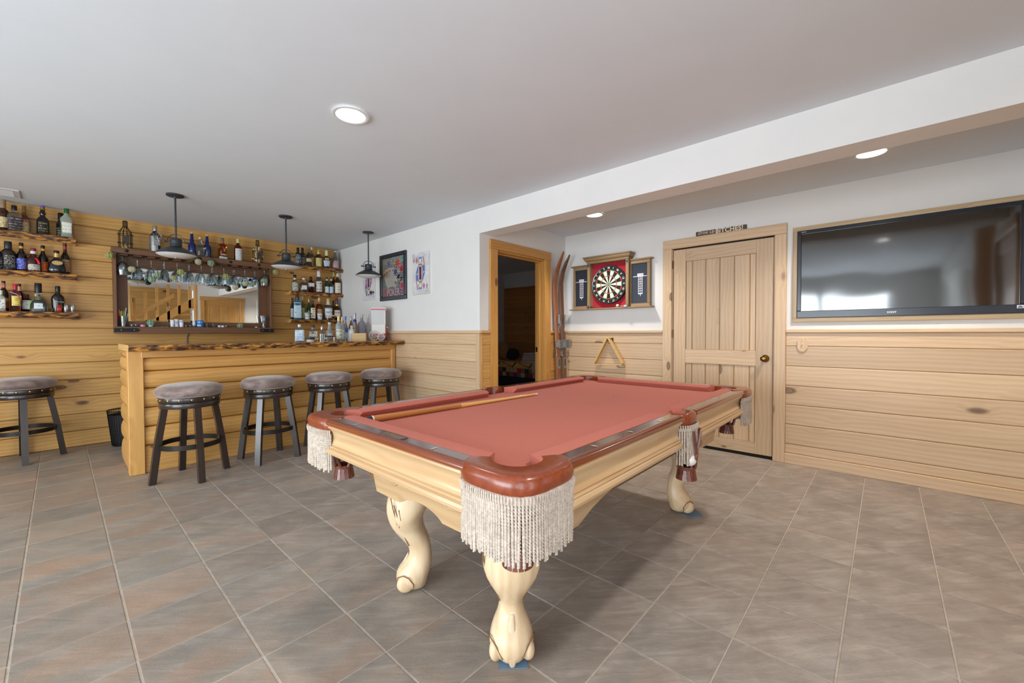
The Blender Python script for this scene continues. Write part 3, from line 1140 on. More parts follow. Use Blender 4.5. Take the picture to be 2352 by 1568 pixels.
for x, y, r_, col in ((-.10, .175, .055, (46, 104, 182)), (.01, .205, .05, (96, 172, 162)), (.105, .165, .062, (214, 56, 92)), (.205, .215, .05, (110, 180, 172)), (.06, .055, .052, (52, 98, 172)), (.20, .085, .055, (214, 62, 96)), (.13, -.01, .05, (40, 42, 56)), (.185, -.045, .05, (44, 46, 60)), (.205, -.125, .055, (222, 84, 116))):
    x = min(x, .245 - r_ * .2)
    g = MB()
    disc(g, x, y, r_, .0102 + .0002 * (x + y))
    art('print_chip', g, flat('chip_%d_%d' % (col[0], col[1]), col, .4))
    g = MB()
    for i in range(8):
        a = 2 * PI * i / 8
        disc(g, x + (r_ - .010) * cos(a), y + (r_ - .010) * sin(a), .010, .0108 + .0002 * (x + y), 8)
    art('print_chip_spot', g, MATS['card_white'])
g = MB()
poly(g, [(-.25, -.25), (.25, -.25), (.25, .25), (-.25, .25)], .0145)
g = MB().box(-.252, .252, -.246, .246, .0145, .0155)
put('glazing', g.xf(mt), thin_glass('picture_glazing', (250, 250, 250), .03), pk)


def card_art(name, label, yc, zc, w, h, rank, suit, c1, c2):
    o = thing(name, label, 'picture', (0, 0, 0))
    m = poster_xy((yc, zc))
    put('panel', MB().box(-w / 2, w / 2, -h / 2, h / 2, 0, .020, .001).xf(m), mottled('weathered_white', (196, 194, 196), (226, 224, 222), 9, .7, bump=.1), o)
    P = lambda n, g, mat: put(n, g.xf(m), mat, o)
    BLU, BLK_, PNK = flat('card_blue', (54, 130, 196), .6), flat('card_black', (44, 46, 58), .6), flat('card_pink', (196, 160, 170), .6)
    A1, A2 = flat('card_' + c1[0], c1[1], .6), flat('card_' + c2[0], c2[1], .6)
    z = .0206
    for s in (1, -1):
        q = lambda pts: [(x * s, y * s) for x, y in pts]
        g = MB()
        poly(g, q([(-w * .27, h * .39), (w * .27, h * .39), (w * .27, h * .393), (-w * .27, h * .393)]), z)
        P('print_rule', g, BLU)
        g = MB()
        poly(g, q([(-w * .14, h * .20), (w * .12, h * .20), (w * .26, 0), (-w * .28, 0)]), z)
        P('print_robe', g, PNK)
        g = MB()
        poly(g, q([(-w * .28, 0), (-w * .20, 0), (-w * .10, h * .16), (-w * .16, h * .16)]), z + .0003)
        poly(g, q([(w * .10, h * .17), (w * .20, h * .19), (w * .28, h * .06), (w * .26, 0)]), z + .0003)
        P('print_sleeve', g, A1)
        g = MB()
        poly(g, q([(-w * .05, 0), (w * .05, 0), (w * .06, h * .15), (-w * .06, h * .15)]), z + .0004)
        for k in range(3):
            poly(g, q([(-w * .22 + k * w * .03, h * (.02 + .035 * k)), (-w * .13, h * (.03 + .035 * k)), (-w * .15, h * (.045 + .035 * k))]), z + .0005)
            poly(g, q([(w * .14, h * (.03 + .035 * k)), (w * .22, h * (.05 + .03 * k)), (w * .17, h * (.065 + .03 * k))]), z + .0005)
        P('print_robe_mark', g, BLK_)
        g = MB()
        poly(g, q([(-w * .12, h * .185), (w * .10, h * .185), (w * .06, h * .25), (-w * .09, h * .25)]), z + .0006)
        P('print_collar', g, flat('card_straw', (214, 206, 160), .6))
        g = MB()
        for k in range(7):
            disc(g, s * (-w * .10 + k * w * .031), s * h * (.20 + .012 * (k % 2)), .006, z + .0009, 8)
        P('print_collar_dot', g, BLK_)
        g = MB()
        disc(g, 0, s * h * .295, w * .085, z + .0006, 18)
        P('print_face', g, flat('card_skin', (224, 210, 204), .6))
        g = MB()
        poly(g, q([(-w * .13, h * .24), (-w * .085, h * .24), (-w * .07, h * .335), (-w * .10, h * .345)]), z + .0007)
        poly(g, q([(w * .07, h * .26), (w * .12, h * .24), (w * .11, h * .34), (w * .08, h * .345)]), z + .0007)
        P('print_hair', g, BLK_ if suit == 'club' else A2)
        g = MB()
        poly(g, q([(-w * .09, h * .34), (w * .09, h * .34), (w * .11, h * .385), (w * .04, h * .362), (0, h * .388), (-w * .04, h * .362), (-w * .11, h * .385)]), z + .0008)
        P('print_crown', g, A1)
        g = MB()
        poly(g, q([(w * .14, h * .385), (w * .20, h * .385), (w * .29, h * .12), (w * .25, h * .10)]), z + .0004)
        P('print_sword', g, A2)
        t = on_plane(lettering(rank, .065, 1, 0), (-s * w * .39, s * h * .40, z + .0004), (s, 0, 0), (0, s, 0))
        P('lettering', t, A2)
        g = MB()
        for x, y, k in ((-w * .39, h * .31, .022), (-w * .21, h * .31, .032)):
            if suit == 'diamond':
                poly(g, q([(x, y + k * 1.3), (x + k * .8, y), (x, y - k * 1.3), (x - k * .8, y)]), z + .0005)
            else:
                for dx, dy in ((0, k * .55), (k * .55, -.1 * k), (-k * .55, -.1 * k)):
                    disc(g, (x + dx) * s, (y + dy) * s, k * .5, z + .0005, 12)
                poly(g, q([(x - k * .12, y), (x + k * .12, y), (x + k * .3, y - k), (x - k * .3, y - k)]), z + .0006)
        P('print_pip', g, A2)
    return o


card_art('playing_card_panel', 'weathered white queen of diamonds card panel past the poker picture', 4.049, 1.877, .327, .494, 'Q', 'diamond', ('sky_blue', (54, 130, 196)), ('dusty_rose', (168, 122, 140)))
card_art('playing_card_panel', 'weathered white jack of clubs card panel behind the hanging lamp', 5.25, 1.878, .318, .494, 'J', 'club', ('violet', (150, 96, 168)), ('navy', (44, 48, 84)))

# ================================================================== POOL TABLE
TX0, TX1, TY0, TY1 = .757, 3.08, .657, 1.962
ZR, ZBED, ZAP = .807, .772, .781
RW = .142                                       # rail width, outer edge to nose
pool = thing('pool_table', 'pine pool table with terracotta cloth, leather pockets and claw feet', 'pool table', (0, 0, 0))
CLOTH = mottled('terracotta_cloth', (176, 98, 82), (194, 116, 100), 420, .95, spec=.1, sheen=.04, detail=2)
CHERRY = lambda ax: pine('cherry_rail', (128, 62, 30), (78, 32, 16), (50, 20, 10), ax, rough=.2, knots=0, coat=.6)
DARKTOP = lambda ax: pine('dark_rail_top', (92, 56, 40), (62, 34, 24), (40, 20, 14), ax, rough=.2, knots=0, coat=.8)
LEATHER = mottled('pocket_leather', (112, 46, 20), (140, 62, 28), 60, .3, coat=.35, bump=.15)
LEATHER_D = mottled('basket_leather', (92, 44, 32), (124, 66, 48), 60, .35, coat=.3)
TPINE = lambda ax: pine('natural_pine', (206, 174, 132), (168, 126, 82), (100, 66, 44), ax, rough=.28, knots=.35, coat=.35, gs=.9)
LEGP = pine('leg_pine', (232, 208, 172), (196, 160, 118), (112, 78, 54), 'z', rough=.36, knots=.25, gs=1.0)
XM = (TX0 + TX1) / 2

# playing surface
put('bed', MB().box(TX0 + .06, TX1 - .06, TY0 + .06, TY1 - .06, .735, ZBED), CLOTH, pool)
put('slate_underside', MB().box(TX0 + .07, TX1 - .07, TY0 + .07, TY1 - .07, .66, .735), flat('underside_wood', (120, 92, 62), .8), pool)


def rail(kind, horizontal, fixed, sgn, a, b):
    """A rail between two pockets. fixed = outer coordinate; sgn = direction towards the bed; a..b = extent along the rail."""
    ax = 'x' if horizontal else 'y'

    def P(off, z, t):
        q = fixed + sgn * off
        return (t, q, z) if horizontal else (q, t, z)

    def sweep(name, prof, mat, sm=40, ins0=0.0, ins1=0.0):
        g = MB()
        r0 = [P(o, z, a + (ins0 * (o - .065) / .08 if o > .065 else 0)) for o, z in prof]
        r1 = [P(o, z, b - (ins1 * (o - .065) / .08 if o > .065 else 0)) for o, z in prof]
        g.rings([r0, r1])
        m = sum((Vector(v) for v in g.v), Vector()) / len(g.v)
        g.v = [tuple(Vector(v) - m) for v in g.v]
        return put(name, g, mat, pool, m, smooth=sm)
    sweep('rail_moulding', [(.02, ZAP - .005), (.0, ZAP), (-.006, ZAP + .006), (-.006, ZAP + .014), (-.001, ZR - .004), (.006, ZR), (.02, ZR), (.02, ZAP)], CHERRY(ax))
    sweep('rail_top', [(.0065, ZR - .0008), (.064, ZR - .0008), (.064, ZR - .03), (.0065, ZR - .03)], DARKTOP(ax), 30)
    sweep('cushion', [(.062, ZR), (.120, ZR + .001), (RW - .004, ZR - .004), (RW, ZR - .009), (RW - .004, ZR - .014), (.118, ZBED - .002), (.062, ZBED - .002)], CLOTH, 35, .045, .045)
    # apron below: ogee profile
    prof = [(.05, ZAP), (.0, ZAP), (-.002, ZAP - .006), (.001, ZAP - .011), (.006, ZAP - .013), (.007, ZAP - .017), (.014, ZAP - .028), (.019, ZAP - .045), (.019, ZAP - .062), (.014, ZAP - .075), (.010, ZAP - .079), (.013, ZAP - .082), (.006, ZAP - .085), (.003, ZAP - .089), (.007, ZAP - .092), (-.001, ZAP - .097), (-.004, ZAP - .106), (-.001, ZAP - .117), (.008, ZAP - .124), (.05, ZAP - .126)]
    sweep('apron', prof, TPINE(ax), 25)


CP, MP = .098, .088                              # clear half-lengths left for corner and middle pockets
for x, s in ((TX0, 1), (TX1, -1)):
    rail('end', False, x, s, TY0 + CP + .09, TY1 - CP - .09)
for y, s in ((TY0, 1), (TY1, -1)):
    rail('side', True, y, s, TX0 + .155, XM - MP)
    rail('side', True, y, s, XM + MP, TX1 - .155)

# diamonds (sights) and name plate
SIGHT = flat('sight_pearl', (214, 204, 190), .25)


def sight(x, y, along):
    a, b = (.016, .0045) if along == 'x' else (.0045, .016)
    g = MB().add([(x - a, y, ZR + .0003), (x, y - b, ZR + .0003), (x + a, y, ZR + .0003), (x, y + b, ZR + .0003)], [(0, 1, 2, 3)])
    put('sight', g, SIGHT, pool)


for k in (1, 2, 3, 5, 6, 7):
    x = TX0 + RW + (TX1 - TX0 - 2 * RW) * k / 8
    sight(x, TY0 + .035, 'y')
    sight(x, TY1 - .035, 'y')
for k in (1, 3):
    y = TY0 + RW + (TY1 - TY0 - 2 * RW) * k / 4
    sight(TX0 + .035, y, 'x')
    sight(TX1 - .035, y, 'x')
sight(TX1 - .035, (TY0 + TY1) / 2, 'x')
BRASS = mottled('aged_nameplate', (88, 74, 58), (168, 146, 112), 60, .4, .6)
g = MB().box(TX0 + .018, TX0 + .052, 1.225, 1.362, ZR - .0008, ZR + .0010, .0005)
put('nameplate_rim', g, flat('plate_rim', (88, 66, 78), .35, .3), pool)
g = MB().box(TX0 + .0225, TX0 + .0475, 1.232, 1.355, ZR + .0002, ZR + .0016, .0004)
put('nameplate', g, BRASS, pool)

# head and foot spots
put('foot_spot', MB().lathe([(.012, ZBED + .0004), (.001, ZBED + .0006)], 16, 2.335, 1.262), flat('spot_grey', (104, 112, 104), .9), pool)


# ---- pockets


def sup(t, h, n):
    c, s = cos(t), sin(t)
    r = (abs(c) ** n + abs(s) ** n) ** (-1 / n) * h
    return r * c, r * s


def corner_pocket(cx, cy, face):
    """face = angle pointing away from the table's middle."""
    K = 22
    sweep_a = math.radians(104)
    rows = []
    prof = [(1.0, 'o', ZAP - .022), (1.02, 'o', ZAP - .014), (1.035, 'o', ZAP + .002), (1.015, 'o', ZAP + .016), (.97, 'o', ZAP + .025), (.88, 'o', ZR + .003), (.5, 'm', ZR + .003), (1.04, 'i', ZR + .001), (.99, 'i', ZR - .006), (.97, 'i', ZBED - .01), (1.0, 'i', ZBED - .05)]
    for i in range(K + 1):
        t = -sweep_a + 2 * sweep_a * i / K
        ox, oy = sup(t + PI / 4, .137, 3.4)
        ix, iy = sup(t + PI / 4, .070, 2.2)
        ix, iy = ix - .008, iy - .008
        ring = []
        for k, w, z in prof:
            if w == 'o':
                p = (ox * k, oy * k)
            elif w == 'i':
                p = (ix * k, iy * k)
            else:
                p = (ox * .45 + ix * .55, oy * .45 + iy * .55)
            ring.append((p[0], p[1], z))
        rows.append(ring)
    g = MB().rings(rows)
    rot = Matrix.Translation((cx, cy, 0)) @ Matrix.Rotation(face - PI / 4, 4, 'Z')
    put('pocket_leather', g.xf(rot), LEATHER, pool, smooth=50)
    # leather lining behind the throat
    g = MB()
    g.rings([[(sup(-sweep_a + 2 * sweep_a * i / K + PI / 4, .078, 2.2) + (z,)) for i in range(K + 1)] for z in (ZBED, .66)], close=False)
    put('pocket_lining', g.xf(rot), LEATHER_D, pool, smooth=60)
    return rot


ROPE = mottled('rope_fringe', (164, 148, 134), (206, 192, 176), 90, .85, bump=.1)
_strand = {}


def strand_pts(L, r, seed):
    """A hanging two-ply cord of length L."""
    g = MB()
    R = random.Random(seed)
    dx, dy = R.uniform(-.003, .003), R.uniform(-.003, .003)
    n = max(6, int(L / .0045))
    rows = []
    for i in range(n + 1):
        z = -L * i / n
        t = i * 1.05
        k = (i / n) ** 1.5
        row = []
        for j in range(6):
            a = 2 * PI * j / 6
            rr = r * (1 + .38 * cos(2 * (a - t * .5 * PI)))
            row.append((dx * k + rr * cos(a), dy * k + rr * sin(a), z))
        rows.append(row)
    return g.rings(rows)


def fringe_corner(rot, seed):
    g = MB()
    R = random.Random(seed)
    K = 54
    band = []
    for i in range(K):
        t = -math.radians(88) + math.radians(176) * i / (K - 1)
        x, y = sup(t + PI / 4, .136, 3.4)
        L = .158 + R.uniform(-.008, .008)
        s = strand_pts(L, .0044, R.random())
        g.add([(a + x * 1.0, b + y * 1.0, c + ZAP - .034) for a, b, c in s.v], s.f)
        band.append((x, y))
    o = put('fringe', g.xf(rot), ROPE, pool, smooth=70, kind='stuff')
    g = MB()
    rs = []
    for k, z in ((1.0, ZAP - .018), (1.03, ZAP - .020), (1.035, ZAP - .040), (.99, ZAP - .044)):
        rs.append([(x * k, y * k, z) for x, y in band])
    g.rings(rs, close=False)
    for i in range(0, K):
        x, y = band[i]
        g.tube([(x * 1.035, y * 1.035, ZAP - .020), (x * 1.045, y * 1.045, ZAP - .030), (x * 1.03, y * 1.03, ZAP - .042)], .0028, 5)
    put('fringe_heading', g.xf(rot), ROPE, pool, smooth=60)


def basket(cx, cy, z0=.512, face=0.0, r=.041):
    """Leather drop pocket: cup with slashed skirt hung on crossed straps."""
    g = MB()
    n = 16
    for i in range(n):
        a0, a1 = 2 * PI * i / n, 2 * PI * (i + .82) / n
        am = (a0 + a1) / 2
        for (q0, q1, ra, rb) in ((z0 + .050, z0, r * .92, r * 1.12),):
            vs = [(cx + ra * cos(a0), cy + ra * sin(a0), q0), (cx + ra * cos(a1), cy + ra * sin(a1), q0), (cx + rb * cos(a1), cy + rb * sin(a1), q1), (cx + rb * cos(a0), cy + rb * sin(a0), q1)]
            k = .93
            vs += [(cx + (x - cx) * k, cy + (y - cy) * k, z) for x, y, z in vs]
            g.add(vs, [(0, 1, 2, 3), (7, 6, 5, 4), (0, 4, 5, 1), (3, 2, 6, 7), (0, 3, 7, 4), (1, 5, 6, 2)])
    put('skirt', g, LEATHER_D, pool, label='slashed leather skirt below the pocket')
    put('cup', MB().lathe([(r * .5, z0 + .04), (r * .95, z0 + .045), (r * .98, z0 + .060), (r * .8, z0 + .062), (r * .6, z0 + .05)], 20, cx, cy), LEATHER_D, pool, smooth=50)
    g = MB()
    for i in range(8):
        a = face + 2 * PI * i / 8
        b = a + (.75 if i % 2 else -.75)
        p = [(cx + r * .96 * cos(a), cy + r * .96 * sin(a), z0 + .055), (cx + (r + .016) * cos((a + b) / 2), cy + (r + .016) * sin((a + b) / 2), z0 + .12), (cx + (r + .022) * cos(b), cy + (r + .022) * sin(b), .735)]
        g.tube(p, .0062, 5)
    put('net_strap', g, LEATHER_D, pool, smooth=40)


corners = [(TX0 + .122, TY0 + .122, -3 * PI / 4), (TX0 + .122, TY1 - .122, 3 * PI / 4), (TX1 - .122, TY0 + .122, -PI / 4), (TX1 - .122, TY1 - .122, PI / 4)]
for k, (cx, cy, f) in enumerate(corners):
    rot = corner_pocket(cx, cy, f)
    fringe_corner(rot, 11 + k)
    d = .006
    basket(cx + d * cos(f), cy + d * sin(f), .510, f)
for y, s in ((TY0, -1), (TY1, 1)):
    # middle pocket: a squared leather iron
    K = 16
    rows = []
    for i in range(K + 1):
        t = -math.radians(98) + math.radians(196) * i / K
        ox, oy = sup(t, .082, 3.0)
        ix, iy = sup(t, .052, 2.3)
        ring = []
        for k, w, z in [(1.0, 0, ZAP - .022), (1.03, 0, ZAP - .010), (1.04, 0, ZAP + .004), (1.0, 0, ZAP + .020), (.9, 0, ZR + .003), (1.08, 1, ZR + .003), (1.0, 1, ZR - .004), (1.0, 1, ZBED - .05)]:
            p = (ox * k, oy * k) if w == 0 else (ix * k, iy * k)
            ring.append((XM + p[1] * 1.0, y - s * .045 + s * p[0] * .78, z))
        rows.append(ring)
    put('pocket_leather', MB().rings(rows), LEATHER, pool, smooth=50)
    g = MB()
    R = random.Random(5)
    pts = []
    for i in range(20):
        t = -1.25 + 2.5 * i / 19
        ox, oy = sup(t, .084, 3.0)
        pts.append((XM + oy, y - s * .045 + s * ox * .80))
        q = strand_pts(.160 + R.uniform(-.006, .006), .0044, R.random())
        g.add([(a + pts[-1][0], b + pts[-1][1], c + ZAP - .034) for a, b, c in q.v], q.f)
    put('fringe', g, ROPE, pool, smooth=70, kind='stuff')
    g = MB()
    for x_, y_ in pts:
        g.tube([(x_, y_ + s * .003, ZAP - .020), (x_, y_ + s * .005, ZAP - .032), (x_, y_ + s * .003, ZAP - .044)], .0036, 5)
    put('fringe_heading', g, ROPE, pool, smooth=60)
    g = MB()
    g.rings([[(XM + sup(-1.7 + 3.4 * i / K, .060, 2.3)[1], y - s * .045 + s * sup(-1.7 + 3.4 * i / K, .060, 2.3)[0] * .78, z) for i in range(K + 1)] for z in (ZBED, .66)], close=False)
    put('pocket_lining', g, LEATHER_D, pool, smooth=60)
    basket(XM, y - s * .012, .505, 0)

# ---- frame boards between the legs
FX, FY = .165, .150


def frame_board(horizontal, fixed, th, a, b, foot):
    m = (a + b) / 2
    zt, zb = .66, .482
    pts = [(a - .075, zt), (a, zb), (a + foot, zb)]
    n = 14
    rise = .036 if not horizontal else .10
    for i in range(1, n):
        t = i / n
        pts.append((a + foot + (b - a - 2 * foot) * t, zb + rise * sin(PI * t) ** .7))
    pts += [(b - foot, zb), (b, zb), (b + .075, zt)]
    ax = 1 if horizontal else 0
    g = MB().prism(pts, ax, min(fixed, fixed + th), max(fixed, fixed + th))
    c = [m, m, .57]
    c[ax] = fixed
    g.v = [tuple(v[k] - c[k] for k in range(3)) for v in g.v]
    put('frame_board', g, TPINE('x' if horizontal else 'y'), pool, c)
    # raised mouldings on its outer face
    s = -1 if th > 0 else 1
    for u0, u1 in ((a - .03, a + .24), (b - .24, b + .03)):
        w = [(u0 - .01, .645), (u0 + .035, .565), (u1 - .09, .548), (u1 - .03, .585), (u1 + .05, .600)] if u0 < m else [(u1 + .01, .645), (u1 - .035, .565), (u0 + .09, .548), (u0 + .03, .585), (u0 - .05, .600)]
        q = [((fixed + s * .002, p, z) if not horizontal else (p, fixed + s * .002, z)) for p, z in w]
        put('carved_moulding', MB().tube(q, .006, 6), TPINE('x' if horizontal else 'y'), pool, smooth=50)


frame_board(False, TX0 + FX, .03, 1.002, 1.638, .18)
frame_board(False, TX1 - FX, -.03, 1.002, 1.638, .18)
frame_board(True, TY0 + FY, .03, 1.02, 2.80, .22)
frame_board(True, TY1 - FY, -.03, 1.02, 2.80, .22)
put('inner_frame', MB().box(TX0 + .2, TX1 - .2, TY0 + .2, TY1 - .2, .50, .66), flat('underside_wood', (120, 92, 62), .8), pool)


# ---- ball-and-claw cabriole legs
def leg_geo():
    # z, outermost, innermost (along the diagonal), half width
    P = [(0, .040, -.032, .030), (.010, .058, -.058, .050), (.040, .070, -.066, .076), (.075, .071, -.078, .078), (.105, .052, -.085, .068), (.135, .026, -.086, .053), (.165, .014, -.084, .045), (.195, .024, -.080, .044), (.235, .056, -.068, .056), (.285, .091, -.046, .078), (.335, .109, -.050, .098), (.385, .114, -.078, .104), (.430, .104, -.092, .098), (.470, .080, -.092, .090), (.500, .060, -.092, .085)]
    rs = []
    for z, o, i, w in P:
        m, h = (o + i) / 2, (o - i) / 2
        ring = []
        for j in range(28):
            a = 2 * PI * j / 28
            n = 2.6
            c, s = cos(a), sin(a)
            r = (abs(c) ** n + abs(s) ** n) ** (-1 / n)
            x = m + h * r * c
            # the front narrows to a ridge
            k = 1.0 - .30 * max(0, c) ** 2
            ring.append((x, w * r * s * k, z))
        rs.append(ring)
    return MB().rings(rs)


leg_me = mesh(leg_geo(), 'leg', 40)
bm = bmesh.new()
bm.from_mesh(leg_me)
bmesh.ops.subdivide_edges(bm, edges=bm.edges[:], cuts=1, use_grid_fill=True, smooth=0.6)
bm.to_mesh(leg_me)
bm.free()
leg_me.polygons.foreach_set('use_smooth', [True] * len(leg_me.polygons))
CARVE = flat('carved_shadow_line', (124, 92, 62), .6)
toe = {}
for s in (1, -1):
    # toe: a flattened disc-like lobe on each side of the foot
    g = MB().sphere((0, 0, 0), 1, 16, 10)
    g.xf(Matrix.Translation((.020, s * .052, .043)) @ Matrix.Rotation(s * .42, 4, 'Z') @ Matrix.Diagonal((.042, .026, .042, 1)))
    toe[s] = mesh(g, 'toe', 80)
claw_me = mesh(MB().rings([[(x + .0, .013 * w * cos(a), z + .013 * w * sin(a)) for a in [2 * PI * j / 10 for j in range(10)]] for x, z, w in ((.020, .150, .7), (.040, .110, 1.1), (.062, .070, 1.2), (.070, .035, 1.1), (.062, .010, .8))]), 'claw', 70)
line_me = []
for s in (1, -1):
    for k, (pts) in enumerate(([(.085, .085, .470), (.066, .102, .400), (.050, .096, .330), (.028, .070, .270), (.010, .046, .205)], [(.062, .104, .415), (.048, .104, .370), (.040, .092, .310)], [(.040, .106, .395), (.032, .105, .355), (.026, .092, .315)])):
        g = MB().tube([(x, s * (y - .004), z) for x, y, z in pts], .0022, 5)
        line_me.append(mesh(g, 'carved_line', 60))
    g = MB().tube([(-.014, s * .074, .020), (-.018, s * .080, .050), (.002, s * .084, .080), (.030, s * .076, .088), (.056, s * .055, .070), (.064, s * .034, .030)], .0022, 5)
    line_me.append(mesh(g, 'carved_line', 60))
for lx, ly, a in ((1.088, .995, -3 * PI / 4), (1.085, 1.610, 3 * PI / 4), (2.735, .990, -PI / 4), (2.735, 1.610, PI / 4)):
    l = put('leg', leg_me, LEGP, pool, (lx, ly, .004), a)
    for s in (1, -1):
        put('toe', toe[s], LEGP, l)
    put('claw', claw_me, LEGP, l)
    for me in line_me:
        put('carved_line', me, CARVE, l)
for x, y, r_ in ((2.745, .925, .05), (1.09, .99, .03)):
    t = tag(put('floor_tape', MB().box(-.06, .06, -.05, .05, 0, .0025), flat('blue_tape', (96, 124, 150), .7), None, (x, y, 0), PI / 4), 'strip of blue tape under the far pool table foot' if x > 2 else 'strip of blue tape under the near claw foot', 'tape')

# ---- cue and balls
cue = thing('pool_cue', 'wooden pool cue with black bumper lying along the cushion', 'cue', (0, 0, 0))
c0, c1 = Vector((.925, 1.698, ZBED + .0158)), Vector((2.06, 1.655, ZBED + .0075))
dv = (c1 - c0).normalized()
L = (c1 - c0).length
fm = Matrix.Translation(c0) @ Vector((0, 0, 1)).rotation_difference(dv).to_matrix().to_4x4()
mid = lambda t: .0150 + (.0064 - .0150) * t
put('butt', MB().lathe([(mid(0), .014), (mid(.45), L * .45)], 16).xf(fm), pine('cue_maple_dark', (190, 124, 58), (156, 92, 38), (90, 50, 20), 'x', knots=0, coat=.5), cue, smooth=50)
put('shaft', MB().lathe([(mid(.45), L * .45), (mid(.98), L * .98)], 16).xf(fm), pine('cue_maple', (226, 178, 100), (200, 148, 76), (120, 80, 40), 'x', knots=0, coat=.5), cue, smooth=50)
g = MB()
for k in range(4):
    a = k * PI / 2 + .5
    w = .5
    q = [(mid(.33) * 1.012 * cos(a - w), mid(.33) * 1.012 * sin(a - w), L * .40)]
    g.add([(mid(.4) * 1.03 * cos(a + e), mid(.4) * 1.03 * sin(a + e), L * z) for e, z in ((-w, .46), (w, .46), (0, .30))], [(0, 1, 2)])
put('splice_point', g.xf(fm), MATS['cue_maple_x'], cue)
put('bumper', MB().lathe([(.006, -.012), (.0125, -.010), (.0145, .0), (.0146, .008)], 16).xf(fm), flat('rubber_bumper', (34, 40, 52), .6), cue, smooth=40)
put('collar', MB().lathe([(.0149, .008), (.0153, .010), (.0153, .015), (.0148, .016)], 16).xf(fm), flat('ivory_ring', (222, 214, 200), .4), cue, smooth=40)
put('ferrule', MB().lathe([(.0064, L * .98), (.0063, L)], 12).xf(fm), flat('ferrule_white', (226, 222, 214), .4), cue, smooth=40)


def ball(x, y, z, rgb, lab, band=None):
    o = thing('billiard_ball', lab, 'ball', (x, y, z), 0, 'balls lying in the pockets')
    put('ball', MB().sphere((0, 0, 0), .0285, 18, 12), flat('ball_%d_%d_%d' % rgb, rgb, .08, coat=.6), o, smooth=80)
    if band:
        put('number_spot', MB().lathe([(.011, .0268), (.001, .0291)], 14).xf(Matrix.Rotation(PI / 2 + .2, 4, 'X') @ Matrix.Rotation(.35, 4, 'Y')), flat('ball_spot', (236, 232, 222), .1), o)


ball(XM - .020, TY0 - .010, .600, (228, 226, 220), 'white ball lying in the middle pocket basket', 1)
ball(XM + .016, TY0 + .016, .590, (222, 176, 40), 'yellow ball under the white one in the middle pocket', 1)
ball(TX1 - .122, TY0 + .118, .598, (30, 40, 170), 'blue ball lying in the far corner pocket', None)

# ================================================================== CEILING FITTINGS


def downlight(x, y, z, label, on=14):
    o = thing('recessed_downlight', label, 'light', (x, y, z), 0, 'recessed ceiling downlights')
    put('trim_ring', MB().lathe([(.098, 0), (.100, -.003), (.088, -.006), (.080, -.002), (.080, 0)], 40, cap0=False, cap1=False), flat('white_trim', (226, 226, 224), .4), o, smooth=50)
    put('reflector', MB().lathe([(.080, -.003), (.062, .008)], 40, cap0=False, cap1=False), flat('lit_reflector', (255, 251, 244), .4, emit=1.1), o, smooth=60)
    put('lamp_lens', MB().lathe([(.062, .008), (.001, .008)], 40, cap0=False, cap1=False), flat('lit_lens', (255, 250, 242), .4, emit=6.0), o)
    l = bpy.data.lights.new('downlight_beam', 'SPOT')
    l.energy, l.spot_size, l.spot_blend, l.shadow_soft_size, l.color = on, 2.3, .8, .06, (1, .93, .84)
    lo = bpy.data.objects.new('downlight_beam', l)
    lo.location = (0, 0, -.012)
    lo.parent = o
    COL.objects.link(lo)
    return o


ZL = ZC - .0095
downlight(1.147, 2.292, ZC - .0095, 'lit recessed downlight in the middle of the main ceiling')
downlight(3.755, .09, ZA - .0095, 'lit recessed downlight above the television alcove', 74)
downlight(3.757, 2.255, ZA - .0095, 'lit recessed downlight above the dartboard cabinet', 55)
for x, y, w in ((-1.2, 2.29, 'middle of the open floor'), (-1.2, 5.2, 'open floor towards the shelves'), (1.147, .05, 'camera end of the pool table')):  # unseen downlights added to fill walls, table and floor with light
    downlight(x, y, ZL, 'added unseen fill downlight over the ' + w, 40 if x > 0 else 14)

vent = thing('ceiling_vent', 'white rectangular register vent in the ceiling above the top shelf', 'vent', (-.38, 5.80, ZC))
g = MB()
for a, b, c, d in ((-.165, .165, -.150, -.115), (-.165, .165, .115, .150), (-.165, -.125, -.115, .115), (.125, .165, -.115, .115)):
    g.box(a, b, c, d, -.008, 0, .002)
VW = flat('vent_white', (206, 206, 204), .45)
put('frame', g, VW, vent)
for k in range(7):
    y = -.10 + k * .033
    put('louver', MB().prism([(y, -.002), (y + .018, -.010), (y + .0195, -.0085), (y + .002, 0)], 0, -.125, .125), VW, vent)
put('backing', MB().box(-.125, .125, -.115, .115, -.001, 0), flat('vent_shadow', (90, 92, 92), .8), vent)

# pendants over the bar
SHADE = mottled('gunmetal_enamel', (52, 56, 62), (62, 66, 72), 12, .38, .35)
SHIN = flat('shade_white', (226, 228, 230), .35)


